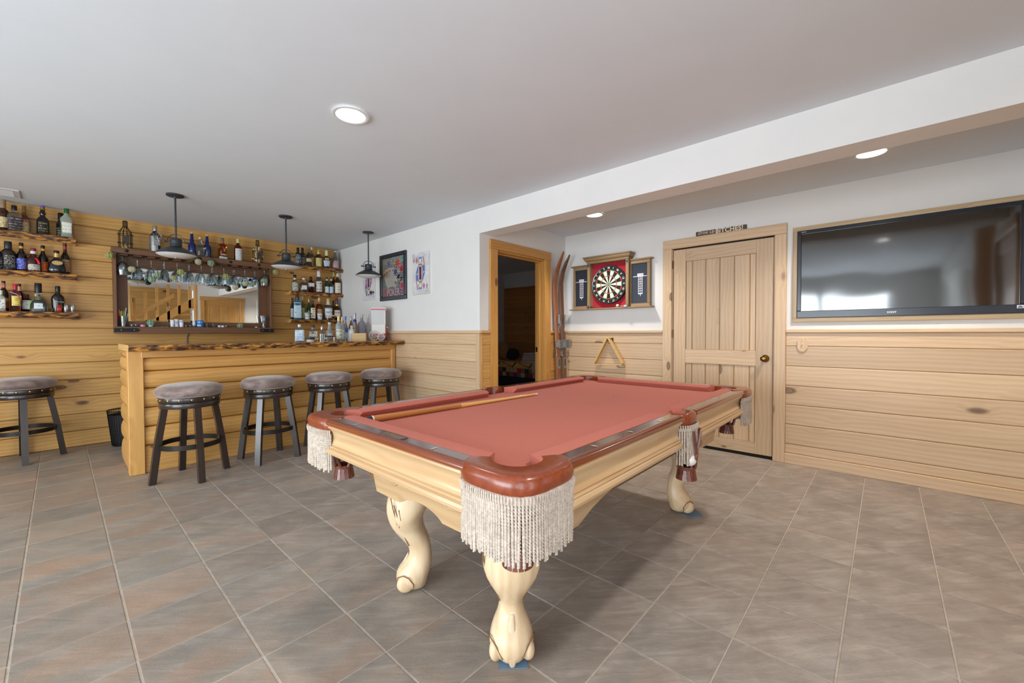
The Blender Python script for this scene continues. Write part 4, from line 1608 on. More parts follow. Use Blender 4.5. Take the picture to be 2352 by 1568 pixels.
def pendant(x, label):
    o = thing('pendant_lamp', label, 'lamp', (x, 4.79, ZC), 0, 'pendant lamps over the bar')
    zr = 1.893 - ZC
    put('canopy', MB().lathe([(.001, 0), (.066, 0), (.066, -.012), (.060, -.016), (.012, -.018), (.010, -.03), (.001, -.03)], 28), SHADE, o, smooth=40)
    put('stem', MB().lathe([(.0075, -.02), (.0075, -.415)], 12), SHADE, o, smooth=40)
    nk = 2.034 - ZC
    put('socket_housing', MB().lathe([(.001, nk), (.040, nk - .002), (.046, nk - .010), (.046, nk - .016), (.042, nk - .018), (.042, nk - .046), (.046, nk - .048), (.046, nk - .053), (.041, nk - .055), (.042, nk - .062), (.046, nk - .064), (.046, nk - .069), (.040, nk - .075), (.001, nk - .075)], 28), SHADE, o, smooth=40)
    put('shade', MB().lathe([(.038, zr + .072), (.050, zr + .066), (.075, zr + .055), (.110, zr + .036), (.135, zr + .020), (.150, zr + .004), (.152, zr), (.149, zr - .002)], 48, cap0=False, cap1=False), SHADE, o, smooth=60)
    put('shade_lining', MB().lathe([(.036, zr + .068), (.074, zr + .051), (.109, zr + .032), (.148, zr - .001)], 48, cap0=False, cap1=False), SHIN, o, smooth=60)
    put('diffuser', MB().lathe([(.147, zr + .002), (.125, zr - .012), (.09, zr - .022), (.05, zr - .028), (.001, zr - .030)], 40, cap0=False, cap1=False), flat('frosted_diffuser', (222, 224, 222), .4), o, smooth=60)
    put('finial', MB().lathe([(.014, zr - .027), (.014, zr - .033), (.006, zr - .038), (.001, zr - .039)], 16), CHROME, o, smooth=50)
    A = math.radians(-18)
    ux, uy = cos(A), sin(A)
    ht = nk - .028
    arch = [(ux * .064 * cos(t), uy * .064 * cos(t), ht + .068 * sin(t)) for t in [PI * i / 16 for i in range(17)]]
    put('yoke', MB().tube([(arch[0][0], arch[0][1], ht - .012)] + arch + [(arch[-1][0], arch[-1][1], ht - .012)], .0035, 6), SHADE, o, smooth=60)
    for s in (1, -1):
        g = MB().tube([(s * ux * .04, s * uy * .04, ht), (s * ux * .074, s * uy * .074, ht)], .0045, 8)
        g.sphere((s * ux * .080, s * uy * .080, ht), .010, 10, 8)
        put('yoke_screw', g, SHADE, o, smooth=60)
    return o


pendant(.729, 'dark metal pendant lamp over the end of the bar by the post')
pendant(1.659, 'middle one of the three dark pendant lamps over the bar')
pendant(2.611, 'dark metal pendant lamp hanging beside the poker poster')

# ================================================================== BAR
ZT = 1.083
bar = thing('home_bar', 'log sided pine bar counter with square corner post', 'bar', (0, 0, 0))
piece('corner_post', bar, .372, .470, 4.583, 4.70, 0, 1.030, honey('z'), .004)
piece('end_post', bar, 2.800, XP - .027, 4.585, 4.70, 0, 1.030, honey('z'), .004)


def log(name, x0, x1, y0, z0, z1, bulge, mat, parent):
    zc, h = (z0 + z1) / 2, (z1 - z0) / 2 - .002
    n = 10
    pts = [(y0 + .03, zc + h)] + [(y0 + bulge * (1 - cos(a)) * .0 - bulge * cos(a) + 0, zc + h * sin(a)) for a in [PI / 2 - PI * i / n for i in range(n + 1)]] + [(y0 + .03, zc - h)]
    c = ((x0 + x1) / 2, y0, zc)
    g = MB().prism([(p - c[1], q - c[2]) for p, q in pts], 0, x0 - c[0], x1 - c[0])
    return put(name, g, mat, parent, c, smooth=30)


zl = [.226, .388, .549, .712, .858, .972]
LOGM = honey('x')
for a, b in zip(zl[:-1], zl[1:]):
    log('log_siding', .470, 2.800, 4.632, a, b, .030, LOGM, bar)
piece('base_plank', bar, .470, 2.800, 4.608, 4.66, 0, .226, honey('x'), .004)
piece('frieze_board', bar, .455, 2.830, 4.575, 4.66, .972, 1.030, honey('x'), .004)
# end panel of stacked logs, seen from the side
for a, b in zip([0] + zl, zl + [1.03]):
    zc, h = (a + b) / 2, (b - a) / 2 - .002
    pts = [(.42, zc + h)] + [(.390 - .022 * cos(t), zc + h * sin(t)) for t in [PI / 2 - PI * i / 10 for i in range(11)]] + [(.42, zc - h)]
    g = MB().prism([(p - .4, q - zc) for p, q in pts], 1, -.235, .235)
    put('end_log', g, honey('y'), bar, (.4, 4.935, zc), smooth=30)
piece('back_panel', bar, .42, XP - .03, 5.10, 5.13, 0, 1.03, honey('x'), .002)

# live edge counter top
BARK = mottled('live_edge_bark', (44, 28, 18), (204, 142, 58), 26, .55, stretch=(.55, 1, 1.9), bump=.7, detail=6, c3=(128, 82, 36), lo=.40, hi=.62)
SLAB = pine('varnished_slab', (206, 160, 96), (160, 108, 54), (80, 48, 26), 'x', rough=.12, knots=.5, coat=.9)


def live_slab(name, label, x0, x1, yf, yb, z0, z1, cat, taper0=0.0, taper1=0.0, seed=1, amp=.010, group=None, dz=0.0):
    """A slab with a wandering bark edge along its front (towards -y)."""
    R = random.Random(seed)
    o = thing(name, label, cat, ((x0 + x1) / 2, yb, z0), 0, group)
    n = max(10, int((x1 - x0) / .035))
    ph = [R.uniform(0, 6) for _ in range(6)]
    cx = (x0 + x1) / 2
    rows, body = [], []
    th = z1 - z0
    for i in range(n + 1):
        t = i / n
        x = x0 + (x1 - x0) * t
        w = amp * (sin(x * 5 + ph[0]) + .5 * sin(x * 13 + ph[1]) + .3 * sin(x * 31 + ph[2]))
        y = yf + w
        zt = dz * t
        prof = []
        for k, (b, zz) in enumerate(((.012, 1.0), (.000, .93), (-.004, .70), (.002, .45), (.008, .20), (.016, .0))):
            j = amp * .5 * sin(x * 47 + k * 1.7 + ph[3]) + amp * .35 * sin(x * 83 + k * 2.9 + ph[4])
            j = j if 0 < k < 5 else j * .3
            prof.append((x - cx, y + b + j - yb, th * zz + zt))
        rows.append(prof)
        body.append([(x - cx, prof[0][1], th + zt), (x - cx, 0, th + zt), (x - cx, 0, zt), (x - cx, prof[-1][1], zt)])
    for rr, s, tp in ((rows[0], 1, taper0), (rows[-1], -1, taper1), (body[0], 1, taper0), (body[-1], -1, taper1)):
        for k, p in enumerate(rr):
            rr[k] = (p[0] + s * tp * (p[2] / th if True else 0), p[1], p[2])
    g = MB()
    m = len(body)
    for r_ in body:
        g.v += r_
    for i in range(m - 1):
        a, b = i * 4, i * 4 + 4
        g.f += [(a, a + 1, b + 1, b), (a + 1, a + 2, b + 2, b + 1), (a + 2, a + 3, b + 3, b + 2)]
    put('slab', g, SLAB, o)
    g = MB().rings(rows, close=False)
    put('bark_edge', g, BARK, o, smooth=50)
    for rr, br in ((rows[0], body[0]), (rows[-1], body[-1])):
        g = MB().add(rr + [br[2], br[1]], [tuple(range(len(rr) + 2))])
        put('end_grain', g, pine('end_grain', (224, 186, 120), (194, 148, 84), (120, 80, 40), 'y', knots=0), o)
    return o


top = live_slab('counter_slab', 'thick live edge counter slab with dark bark front on the log bar', .362, XP - .036, 4.372, 5.20, 1.032, ZT, 'counter', seed=3, amp=.007)
# wastebasket behind the post
wb = thing('wastebasket', 'black mesh wastebasket behind the bar corner post', 'wastebasket', (.46, 5.97, 0))
MESHM = flat('black_mesh', (26, 26, 28), .5, .4)
g = MB()
for k in range(15):
    z = .012 + k * .0255
    r_ = .108 + .034 * z / .37
    g.tube([(r_ * cos(2 * PI * i / 28), r_ * sin(2 * PI * i / 28), z) for i in range(28)], .0016, 4, True)
for k in range(40):
    a = 2 * PI * k / 40
    g.tube([(.108 * cos(a), .108 * sin(a), .01), (.142 * cos(a), .142 * sin(a), .37)], .0018, 4)
put('wire_mesh', g, MESHM, wb)
put('rim', MB().tube([(.143 * cos(2 * PI * i / 32), .143 * sin(2 * PI * i / 32), .372) for i in range(32)], .006, 8, True), MESHM, wb, smooth=60)
put('base', MB().lathe([(.001, .006), (.106, .006), (.110, .045), (.108, .045), (.104, .008), (.001, .008)], 28), MESHM, wb, smooth=40)
put('liner', MB().lathe([(.100, .012), (.132, .33)], 28, cap0=False, cap1=False), flat('bin_liner', (40, 38, 38), .6), wb, smooth=60)

# ================================================================== STOOLS
SUEDE = mottled('brown_suede_leather', (92, 74, 68), (158, 142, 134), 7, .55, stretch=(1, 1, 2), detail=5, c3=(122, 102, 94), sheen=.5, lo=.32, hi=.68)
ESPRESSO = pine('espresso_wood', (54, 42, 36), (34, 26, 22), (20, 14, 10), 'z', rough=.28, knots=0, coat=.25)
NAILH = flat('brass_nailhead', (192, 172, 120), .3, 1.0)


def make_stool(label):
    o = thing('bar_stool', label, 'stool', (0, 0, 0), 0, 'round padded bar stools')
    put('seat_cushion', MB().lathe([(.001, .672), (.205, .672), (.218, .684), (.227, .703), (.226, .722), (.212, .744), (.180, .760), (.12, .769), (.06, .772), (.001, .773)], 48), SUEDE, o, smooth=60)
    put('welt', MB().tube([(.208 * cos(2 * PI * i / 48), .208 * sin(2 * PI * i / 48), .674) for i in range(48)], .004, 6, True), flat('welt_brown', (150, 130, 122), .6), o, smooth=70)
    put('swivel_band', MB().lathe([(.16, .630), (.203, .630), (.205, .633), (.205, .668), (.203, .671), (.16, .671)], 48), ESPRESSO, o, smooth=40)
    put('apron_ring', MB().lathe([(.15, .584), (.199, .584), (.201, .587), (.201, .622), (.199, .625), (.15, .625)], 48), ESPRESSO, o, smooth=40)
    nh = mesh(MB().sphere((0, 0, 0), .0085, 10, 6, (.6, 1, 1)), 'nailhead', 80)
    for k in range(16):
        a = 2 * PI * (k + .5) / 16
        put('nailhead', nh, NAILH, o, (.2055 * cos(a), .2055 * sin(a), .651), a)
    g = MB()
    h = .022
    r0, r1 = .250, .168
    g.rings([[(r + sx * (h if z else h), sy * h, z) for sx, sy in ((-1, -1), (1, -1), (1, 1), (-1, 1))] for r, z in ((r0, 0), ((r0 + r1) / 2 + .004, .30), (r1, .590))])
    lm = mesh(g, 'leg')
    for k in range(4):
        put('leg', lm, ESPRESSO, o, (0, 0, 0), k * PI / 2)
    put('footrest_ring', MB().lathe([(.199, .262), (.212, .262), (.212, .300), (.199, .300), (.199, .262)], 48, cap0=False, cap1=False), flat('dark_footrest', (44, 40, 38), .35, .5), o, smooth=40)
    for k in range(4):
        a = k * PI / 2
        put('footrest_screw', MB().sphere((.1985 * cos(a), .1985 * sin(a), .283), .006, 8, 6), BLACK_METAL, o)
    return o


s0 = make_stool('bar stool closest to the corner post of the bar')
s0.location, s0.rotation_euler = (.716, 4.228, 0), (0, 0, math.radians(5))
for (x, y, a, lb) in ((1.322, 4.305, 52, 'second bar stool along the counter from the corner post'), (1.885, 4.285, 40, 'third bar stool along the counter from the corner post'), (2.468, 4.262, 33, 'bar stool at the wall end of the counter'), (-.238, 5.93, 4, 'bar stool standing alone under the live edge shelves')):
    c = copy_tree(s0)
    c.location, c.rotation_euler = (x, y, 0), (0, 0, math.radians(a))
    c['label'] = lb

# ================================================================== SHELVES
for k, (z, lb) in enumerate(((2.138, 'top live edge shelf on the wall above the lone stool'), (1.775, 'middle live edge shelf on the wall above the lone stool'), (1.388, 'bottom live edge shelf on the wall above the lone stool'))):
    live_slab('live_edge_shelf', lb, -1.05, .128 + .004 * k, 6.035, YB, z - .062, z, 'shelf', seed=20 + k, amp=.006, group='live edge shelves by the lone stool')
for k, (z, lb, x0) in enumerate(((2.128, 'top live edge corner shelf beside the hanging lamps', 2.14), (1.757, 'middle live edge corner shelf with the crystal bottle', 2.13), (1.372, 'bottom live edge corner shelf with the blue gin bottle', 2.13))):
    live_slab('live_edge_shelf', lb, x0, XP - .004, 6.025, YB, z - .050, z, 'shelf', taper0=.018, taper1=-.012 if False else 0, seed=30 + k, amp=.006, group='live edge corner shelves')

# ================================================================== MIRROR CABINET
RECL = lambda ax: pine('reclaimed_brown', (122, 84, 56), (82, 54, 36), (46, 30, 20), ax, rough=.5, knots=.2)
mc = thing('mirror_rack', 'rustic brown wall mirror rack with hanging stemware rails', 'mirror', (0, 0, 0))
MX0, MX1 = .398, 1.912
yf_, yb_ = 6.045, YB
piece('back_board', mc, MX0 + .02, MX1 - .02, 6.200, yb_, 1.26, 2.02, RECL('x'), .001)
piece('side_board', mc, MX0, MX0 + .022, yf_, yb_, 1.18, 2.075, RECL('z'), .003)
piece('side_board', mc, MX1 - .022, MX1, yf_, yb_, 1.18, 2.075, RECL('z'), .003)
piece('border_stile', mc, MX0 + .022, .515, 6.165, 6.201, 1.26, 2.02, RECL('z'), .002)
piece('border_stile', mc, 1.785, MX1 - .022, 6.165, 6.201, 1.26, 2.02, RECL('z'), .002)
piece('border_rail', mc, .515, 1.785, 6.165, 6.201, 1.26, 1.312, RECL('x'), .002)
piece('border_rail', mc, .515, 1.785, 6.165, 6.201, 1.905, 2.02, RECL('x'), .002)
MIR = flat('mirror_silver', (236, 240, 238), .0, 1.0)
put('mirror_glass', MB().box(.505, 1.79, 6.178, 6.199, 1.30, 1.915), MIR, mc)
g = MB()
for a, b, c, d in ((.515, 1.785, 1.312, 1.326), (.515, 1.785, 1.891, 1.905), (.515, .529, 1.326, 1.891), (1.771, 1.785, 1.326, 1.891)):
    g.box(a, b, 6.1765, 6.1785, c, d)
put('mirror_bevel', g, flat('bevel_glass', (214, 226, 222), .05, 1.0), mc)
piece('ledge', mc, MX0 + .02, MX1 - .02, yf_ + .005, 6.2, 1.222, 1.240, RECL('x'), .002)
piece('ledge_beam', mc, MX0 - .004, MX1 + .008, yf_ - .012, yf_ + .016, 1.178, 1.252, RECL('x'), .004)
piece('top_shelf', mc, MX0 - .012, MX1 + .02, yf_ - .01, yb_, 2.066, 2.086, RECL('x'), .003)
piece('top_beam', mc, MX0 - .018, MX1 + .03, yf_ - .022, yf_ + .006, 2.030, 2.092, RECL('x'), .004)
piece('top_rail_back', mc, MX0 + .02, MX1 - .02, 6.16, 6.2, 2.018, 2.066, RECL('x'), .002)
IRON = flat('hammered_iron', (44, 46, 50), .5, .7)
for s in (1, -1):
    ex = MX0 - .006 if s > 0 else MX1 + .010
    w = .205 if s > 0 else .165
    pts = [(ex, -.021), (ex + s * w * .9, -.021), (ex + s * w, 0), (ex + s * w * .9, .021), (ex, .021)]
    put('iron_strap', MB().prism([(x, 1.214 + z) for x, z in pts], 1, yf_ - .017, yf_ - .011), IRON, mc)
    for t in (.28, .78):
        put('strap_nail', MB().sphere((ex + s * w * t, yf_ - .018, 1.214), .009, 10, 6, (1, .6, 1)), flat('nail_steel', (120, 124, 130), .35, .9), mc, smooth=80)
for x in (.50, 1.135, 1.445, 1.755):
    put('bolt_head', MB().sphere((x, yf_ - .024, 2.060), .017, 14, 8, (1, .5, 1)), IRON, mc, smooth=80)
for k in range(14):
    x = .535 + (k - .5) * .1135
    if x < MX1 - .03:
        g = MB()
        g.box(x - .010, x + .010, yf_ + .006, 6.16, 2.028, 2.066)
        g.box(x - .034, x + .034, yf_ + .006, 6.16, 2.014, 2.028, .002)
        put('stemware_rail', g, RECL('y'), mc)
tag(put('power_cord', MB().tube([(1.04, YB - .01, 1.20), (1.042, YB - .02, 1.17), (1.032, YB - .012, 1.13), (1.030, YB - .010, 1.0), (1.03, YB - .008, .8)], .006, 8), flat('grey_cord', (120, 116, 110), .5), None, smooth=60), 'grey power cord dropping down from the mirror rack', 'cord')

# ================================================================== BOTTLES
STY = {
    'round': (2, 1, [(0, .90), (.015, 1), (.56, 1), (.63, .95), (.69, .74), (.74, .48), (.78, .38), (.98, .36)]),
    'tall': (2, 1, [(0, .90), (.015, 1), (.46, 1), (.54, .96), (.62, .74), (.70, .46), (.76, .38), (.98, .34)]),
    'slim': (2, 1, [(0, .92), (.01, 1), (.52, 1), (.60, .90), (.68, .58), (.74, .46), (.98, .42)]),
    'square': (6, .9, [(0, .92), (.015, 1), (.60, 1), (.66, .95), (.71, .70), (.75, .42), (.98, .38)]),
    'gin': (5, .55, [(0, .92), (.02, 1), (.70, .94), (.76, .80), (.80, .42), (.82, .34), (.98, .32)]),
    'bombay': (4, .7, [(0, .95), (.02, 1), (.66, .98), (.73, .86), (.79, .46), (.82, .40), (.98, .38)]),
    'broad': (2, .8, [(0, .94), (.02, 1), (.40, 1), (.52, .86), (.60, .56), (.66, .38), (.98, .34)]),
    'crystal': (5, .8, [(0, .94), (.03, 1), (.46, 1), (.54, .95), (.60, .60), (.64, .34), (.98, .30)]),
    'decanter': (3.2, .75, [(0, .96), (.03, 1), (.12, .96), (.30, .88), (.40, .72), (.46, .40), (.52, .34), (.58, .40), (.98, .30)]),
    'oval': (2.4, .62, [(0, .80), (.05, 1), (.20, 1), (.45, .84), (.60, .48), (.66, .30), (.98, .28)]),
    'monk': (2, .9, [(0, 1.0), (.03, .96), (.50, .88), (.58, .70), (.63, .42), (.68, .36), (.74, .50), (.80, .36), (.98, .32)]),
    'shoulder': (2, .8, [(0, .82), (.02, .86), (.35, .96), (.52, 1), (.60, .92), (.67, .60), (.72, .36), (.98, .33)]),
    'limon': (4, .6, [(0, 1.0), (.04, .98), (.16, .86), (.45, .90), (.60, 1.0), (.68, .92), (.76, .55), (.80, .38), (.98, .36)]),
    'pear': (2, .85, [(0, .70), (.02, .74), (.30, .94), (.48, 1), (.56, .92), (.63, .62), (.68, .40), (.98, .34)]),
    'skirt': (2, 1, [(0, 1.0), (.02, 1), (.30, .92), (.50, .82), (.62, .64), (.72, .40), (.80, .30), (.98, .30)]),
    'swing': (2, 1, [(0, .92), (.02, 1), (.44, 1), (.52, .97), (.58, .66), (.62, .50), (.66, .56), (.70, .50), (.80, .42), (.97, .36)]),
}


def gmat(rgb, rough=.04):
    return flat('tinted_glass_%d_%d_%d' % rgb, rgb, rough, trans=.95, ior=1.34)


def dmat(rgb):
    return flat('dark_glass_%d_%d_%d' % rgb, rgb, .07, coat=.5, spec=.6)


def cmat(rgb, metal=0.0):
    return flat('cap_%d_%d_%d' % rgb, rgb, .35, metal)


BLK0, AMB, CLR, GRNB = (16, 13, 13), (150, 74, 22), (232, 238, 240), (28, 84, 44)


def prof_at(pr, t):
    for (a, p), (b, q) in zip(pr[:-1], pr[1:]):
        if t <= b:
            return p + (q - p) * max(0, (t - a) / max(1e-6, b - a))
    return pr[-1][1]


def ring_at(r, n, ry, k, z, seg=20, a0=0, a1=2 * PI, closed=True, off=0.0):
    out = []
    m = seg if closed else seg + 1
    for j in range(m):
        a = a0 + (a1 - a0) * j / seg
        c, s = cos(a), sin(a)
        q = (abs(c) ** n + abs(s) ** n) ** (-1 / n)
        out.append(((r * k + off) * q * c, (r * k * ry + off) * q * s, z))
    return out


def bottle(lab, x, y, z, H, r, style, glass, cap, ct=.86, labels=(), group=None, turn=0.0, fill=None, collar=None, name='bottle', cat='bottle'):
    n, ry, pr = STY[style]
    # front of the bottle looks out of the shelf (-y)
    o = thing(name, lab, cat, (x, y, z), turn, group)
    rs = [ring_at(r, n if t < pr[-3][0] else 2, ry if t < pr[-3][0] else 1, k, H * t * (ct / .98 if t > ct else 1)) for t, k in pr if t <= ct] + [ring_at(r, 2, 1, prof_at(pr, ct), H * ct)]
    put('body', MB().rings(rs), glass, o, smooth=45)
    if fill:
        t1, fm = fill
        rs = [ring_at(r * .93, n, ry, k, H * (t + .012)) for t, k in pr if t < t1] + [ring_at(r * .93, n, ry, prof_at(pr, t1), H * t1)]
        put('liquid', MB().rings(rs), fm, o, smooth=45)
    if cap:
        kc = prof_at(pr, ct) * 1.10
        put('cap', MB().lathe([(r * kc * .96, H * ct), (r * kc, H * (ct + .01)), (r * kc, H * .985), (r * kc * .9, H), (.0005, H)], 18), cap, o, smooth=40)
    if collar:
        t0, t1, cm = collar
        g = MB().rings([ring_at(r, 2 if t > .6 else n, 1 if t > .6 else ry, prof_at(pr, t), H * t, off=.0010) for t in [t0 + (t1 - t0) * i / 4 for i in range(5)]], True, False, False)
        put('neck_band', g, cm, o, smooth=50)
    for t0, t1, half, m in labels:
        a0, a1 = -PI / 2 - half, -PI / 2 + half
        g = MB().rings([ring_at(r, n, ry, prof_at(pr, t), H * t, 12, a0, a1, False, .0010) for t in [t0 + (t1 - t0) * i / 3 for i in range(4)]], close=False)
        put('label', g, m, o, smooth=50)
    return o


P = print_mat
LW, LC, LG, LK = P('label_white', (222, 222, 218), (70, 74, 82)), P('label_cream', (220, 202, 150), (104, 74, 40)), P('label_gold', (196, 150, 70), (60, 36, 18)), P('label_black', (26, 26, 30), (196, 190, 176))
LR, LB, LY = P('label_red', (170, 34, 40), (226, 206, 190)), P('label_blue', (50, 70, 180), (190, 200, 232)), P('label_yellow', (228, 206, 96), (110, 70, 60))
LO, LP, LBW = P('label_orange', (210, 98, 34), (90, 30, 16)), P('label_pink', (214, 168, 168), (170, 92, 92)), P('label_bluewhite', (206, 222, 232), (80, 120, 176))
GA = 'bottles on the top shelf by the lone stool'
GB_ = 'bottles on the middle shelf by the lone stool'
GC = 'bottles on the bottom shelf by the lone stool'
Z1, Z2, Z3 = 2.138, 1.775, 1.388
K = cmat((22, 22, 24))
bottle('amber bottle with tan capsule at the picture edge, top shelf', -.335, 6.13, Z1, .286, .040, 'round', dmat((64, 26, 12)), cmat((150, 124, 96)), .74, [(.10, .44, 1.2, LC)], GA)
bottle('clear squarish bottle with black cap and dark label, top shelf', -.266, 6.10, Z1, .245, .041, 'square', gmat(CLR), K, .82, [(.08, .56, 1.0, P('label_charcoal', (58, 56, 58), (226, 190, 200), 40, .3))], GA, .3)
bottle('bottle with red-topped cream label behind the clear one', -.208, 6.165, Z1, .272, .033, 'tall', gmat((206, 190, 160)), cmat((124, 104, 62)), .76, [(.04, .40, 1.3, LC), (.40, .50, 1.3, LR)], GA, 0, None, (.72, .76, cmat((160, 36, 36))))
bottle('black monk-shaped bottle with purple cap and gold band', -.089, 6.11, Z1, .284, .047, 'monk', dmat(BLK0), cmat((92, 70, 200)), .95, [(.10, .45, .8, P('label_night', (30, 30, 32), (186, 160, 90), 40, .35))], GA, 0, None, (.86, .95, cmat((150, 118, 44), .6)))
bottle('dark green bottle half hidden behind the frosted one', .030, 6.17, Z1, .252, .034, 'slim', dmat((20, 28, 20)), cmat((16, 20, 16)), .70, [(.04, .40, 1.0, P('label_dusk', (34, 38, 28), (210, 206, 170), 45, .3))], GA)
bottle('frosted bottle with green cap and yellow lemon liqueur', .070, 6.10, Z1, .288, .044, 'limon', flat('frosted_glass', (206, 214, 198), .35, trans=.55, ior=1.3), cmat((30, 96, 44)), .84, [(.16, .52, .75, P('label_lemon', (222, 228, 222), (220, 180, 40), 30, .4))], GA, 0, (.40, flat('lemon_liqueur', (204, 206, 120), .3)))
bottle('black bottle cut by the picture edge, middle shelf', -.372, 6.12, Z2, .225, .038, 'round', dmat(BLK0), K, .8, [(.1, .5, 1, LK)], GB_)
bottle('dark bottle with clear shoulders and black cap, middle shelf', -.310, 6.12, Z2, .268, .047, 'round', dmat((14, 14, 18)), cmat((40, 44, 54)), .74, [(.10, .52, .8, LK)], GB_, .3, None, (.57, .72, gmat((190, 170, 150))))
bottle('black bottle with orange neck band and blue label', -.230, 6.135, Z2, .270, .037, 'tall', dmat(BLK0), K, .88, [(.06, .44, 1.0, LB)], GB_, 0, None, (.80, .88, cmat((218, 150, 60))))
bottle('squat brown bottle with red ribbon and red cap', -.155, 6.10, Z2, .224, .051, 'broad', dmat((58, 18, 14)), cmat((140, 28, 50)), .90, [(.04, .30, .8, P('label_silver', (190, 188, 176), (90, 70, 40), 50, .5))], GB_, .2, None, (.76, .88, cmat((220, 216, 214))))
bottle('black bottle with orange neck band and orange label', -.094, 6.15, Z2, .268, .036, 'tall', dmat(BLK0), K, .88, [(.05, .40, 1.0, LO)], GB_, 0, None, (.80, .88, cmat((228, 176, 44))))
ob = bottle('squat black bottle with gold oval label', -.004, 6.09, Z2, .222, .063, 'oval', dmat((14, 14, 20)), K, .90, [], GB_, 0, None, (.70, .88, cmat((214, 180, 110), .5)))
g = MB().add([(.036 * cos(2 * PI * i / 20) + .004, -.0405 - .002 * cos(2 * PI * i / 20) ** 2, .098 + .021 * sin(2 * PI * i / 20)) for i in range(20)], [tuple(range(20))])
put('oval_label', g, P('label_oval', (206, 170, 112), (128, 86, 40)), ob)
bottle('tall black bottle with red neck label at the shelf end', .054, 6.17, Z2, .308, .037, 'tall', dmat(BLK0), K, .93, [(.08, .48, .9, P('label_crest', (150, 140, 100), (166, 34, 30), 36, .5))], GB_, .2, None, (.83, .91, cmat((190, 48, 40))))
rb = thing('ribbon', 'red ribbon tied round the squat brown bottle neck', 'ribbon', (-.155, 6.10, Z2))
put('loop', MB().tube([(.026 * cos(2 * PI * i / 20), .026 * sin(2 * PI * i / 20), .128) for i in range(20)], .005, 6, True), flat('ribbon_red', (214, 40, 66), .5), rb, smooth=60)
put('tail', MB().rings([[(x, y, z), (x + .014, y - .002, z + .002)] for x, y, z in ((.008, -.030, .128), (.022, -.046, .100), (.030, -.054, .070))], close=False), MATS['ribbon_red'], rb)
bottle('frosted bottle with white label cut by the picture edge', -.357, 6.07, Z3, .190, .028, 'square', flat('frosted_glass', (206, 214, 198), .35, trans=.55, ior=1.3), cmat((206, 210, 206)), .8, [(.12, .6, 1, LW)], GC)
bottle('dark brown bottle with red neck label and black cap', -.344, 6.15, Z3, .284, .031, 'round', dmat((30, 14, 10)), K, .92, [(.10, .34, 1.2, LO), (.34, .44, 1.2, LY)], GC, 0, None, (.78, .92, LR))
bottle('pink bottle with red capsule and yellow label', -.271, 6.08, Z3, .255, .036, 'round', gmat((190, 120, 124)), cmat((184, 20, 40)), .80, [(.20, .56, .8, LY)], GC, .15)
bottle('dark bottle with black cap hidden behind the pink one', -.250, 6.175, Z3, .268, .030, 'round', dmat((40, 22, 18)), K, .92, [(.1, .4, 1, LK)], GC, 0, None, (.74, .90, cmat((196, 160, 130))))
bottle('low amber bottle with white arched label', -.204, 6.15, Z3, .168, .030, 'square', gmat(AMB), cmat((60, 40, 30)), .86, [(.14, .66, 1.1, LW)], GC)
bottle('amber bottle standing behind the clear decanter', -.132, 6.18, Z3, .150, .050, 'broad', gmat((176, 96, 30)), cmat((120, 80, 40)), .88, [], GC)
bottle('clear tequila decanter with cork band and black stopper', -.129, 6.085, Z3, .277, .058, 'decanter', gmat((226, 238, 236)), cmat((20, 22, 26)), .66, [(.10, .30, .5, P('label_etched', (206, 220, 220), (150, 172, 172), 40, .3))], GC, 0, None, (.54, .62, cmat((216, 178, 140))))
dr = thing('ribbon', 'lime green ribbon hanging on the clear decanter', 'ribbon', (-.129, 6.085, Z3))
put('loop', MB().tube([(.025 * cos(2 * PI * i / 20), .025 * sin(2 * PI * i / 20), .122) for i in range(20)] , .003, 6, True), flat('ribbon_lime', (130, 196, 60), .5), dr, smooth=60)
put('tail', MB().tube([(-.024, -.008, .122), (-.040, -.030, .106), (-.054, -.042, .070), (-.061, -.046, .02)], .003, 6), MATS['ribbon_lime'], dr, smooth=60)
tia = bottle('black bottle with red panel and script lettering', -.002, 6.09, Z3, .260, .047, 'shoulder', dmat(BLK0), K, .80, [(.03, .26, .42, P('label_redpanel', (176, 30, 40), (210, 150, 60), 22, .25))], GC, .25, None, (.965, .985, cmat((196, 40, 60))))
t = on_plane(lettering('Tia Maria', .03, 1, 0, .3), (.006, -.0405, .103), (1, 0, 0), (0, 0, 1), True, .050)
put('lettering', t, flat('label_ivory', (226, 220, 200), .5), tia)
tr = thing('ribbon', 'red white and blue medal ribbon on the pink bottle', 'ribbon', (-.271, 6.08, Z3))
for k, (c, dz) in enumerate((((40, 70, 190), .003), ((230, 230, 232), 0), ((206, 40, 66), -.003))):
    put('stripe', MB().tube([(-.030, -.018, .178 + dz), (-.012, -.037, .170 + dz), (.008, -.037, .160 + dz), (.026, -.030, .138 + dz), (.036, -.02, .110 + dz)], .0018, 5), flat('ribbon_%d' % c[0], c, .5), tr, smooth=60)


def tumbler(name, lab, x, y, z, r0, r1, h, group, mat=GLASS, cat='glass', wall=.002):
    o = thing(name, lab, cat, (x, y, z), 0, group)
    put('bowl', MB().lathe([(.001, 0), (r0, 0), (r1, h), (r1 - wall, h), (r0 - wall, .006), (.001, .006)], 20), mat, o, smooth=40)
    return o


GS = 'shot glasses and tumblers on the shelves'
for x, w in ((.051, 'shot glass beside the black script bottle'), (.096, 'shot glass at the very end of the bottom shelf')):
    o = thing('shot_glass', w, 'glass', (x, 6.065, Z3), 0, GS)
    put('bowl', MB().lathe([(.001, 0), (.013, 0), (.018, .030), (.018, .055), (.015, .076), (.0135, .076), (.0165, .055), (.0165, .030), (.011, .008), (.001, .008)], 20), GLASS, o, smooth=50)

# ---- on top of the mirror rack
ZM = 2.086
GR = 'bottles along the top of the mirror rack'


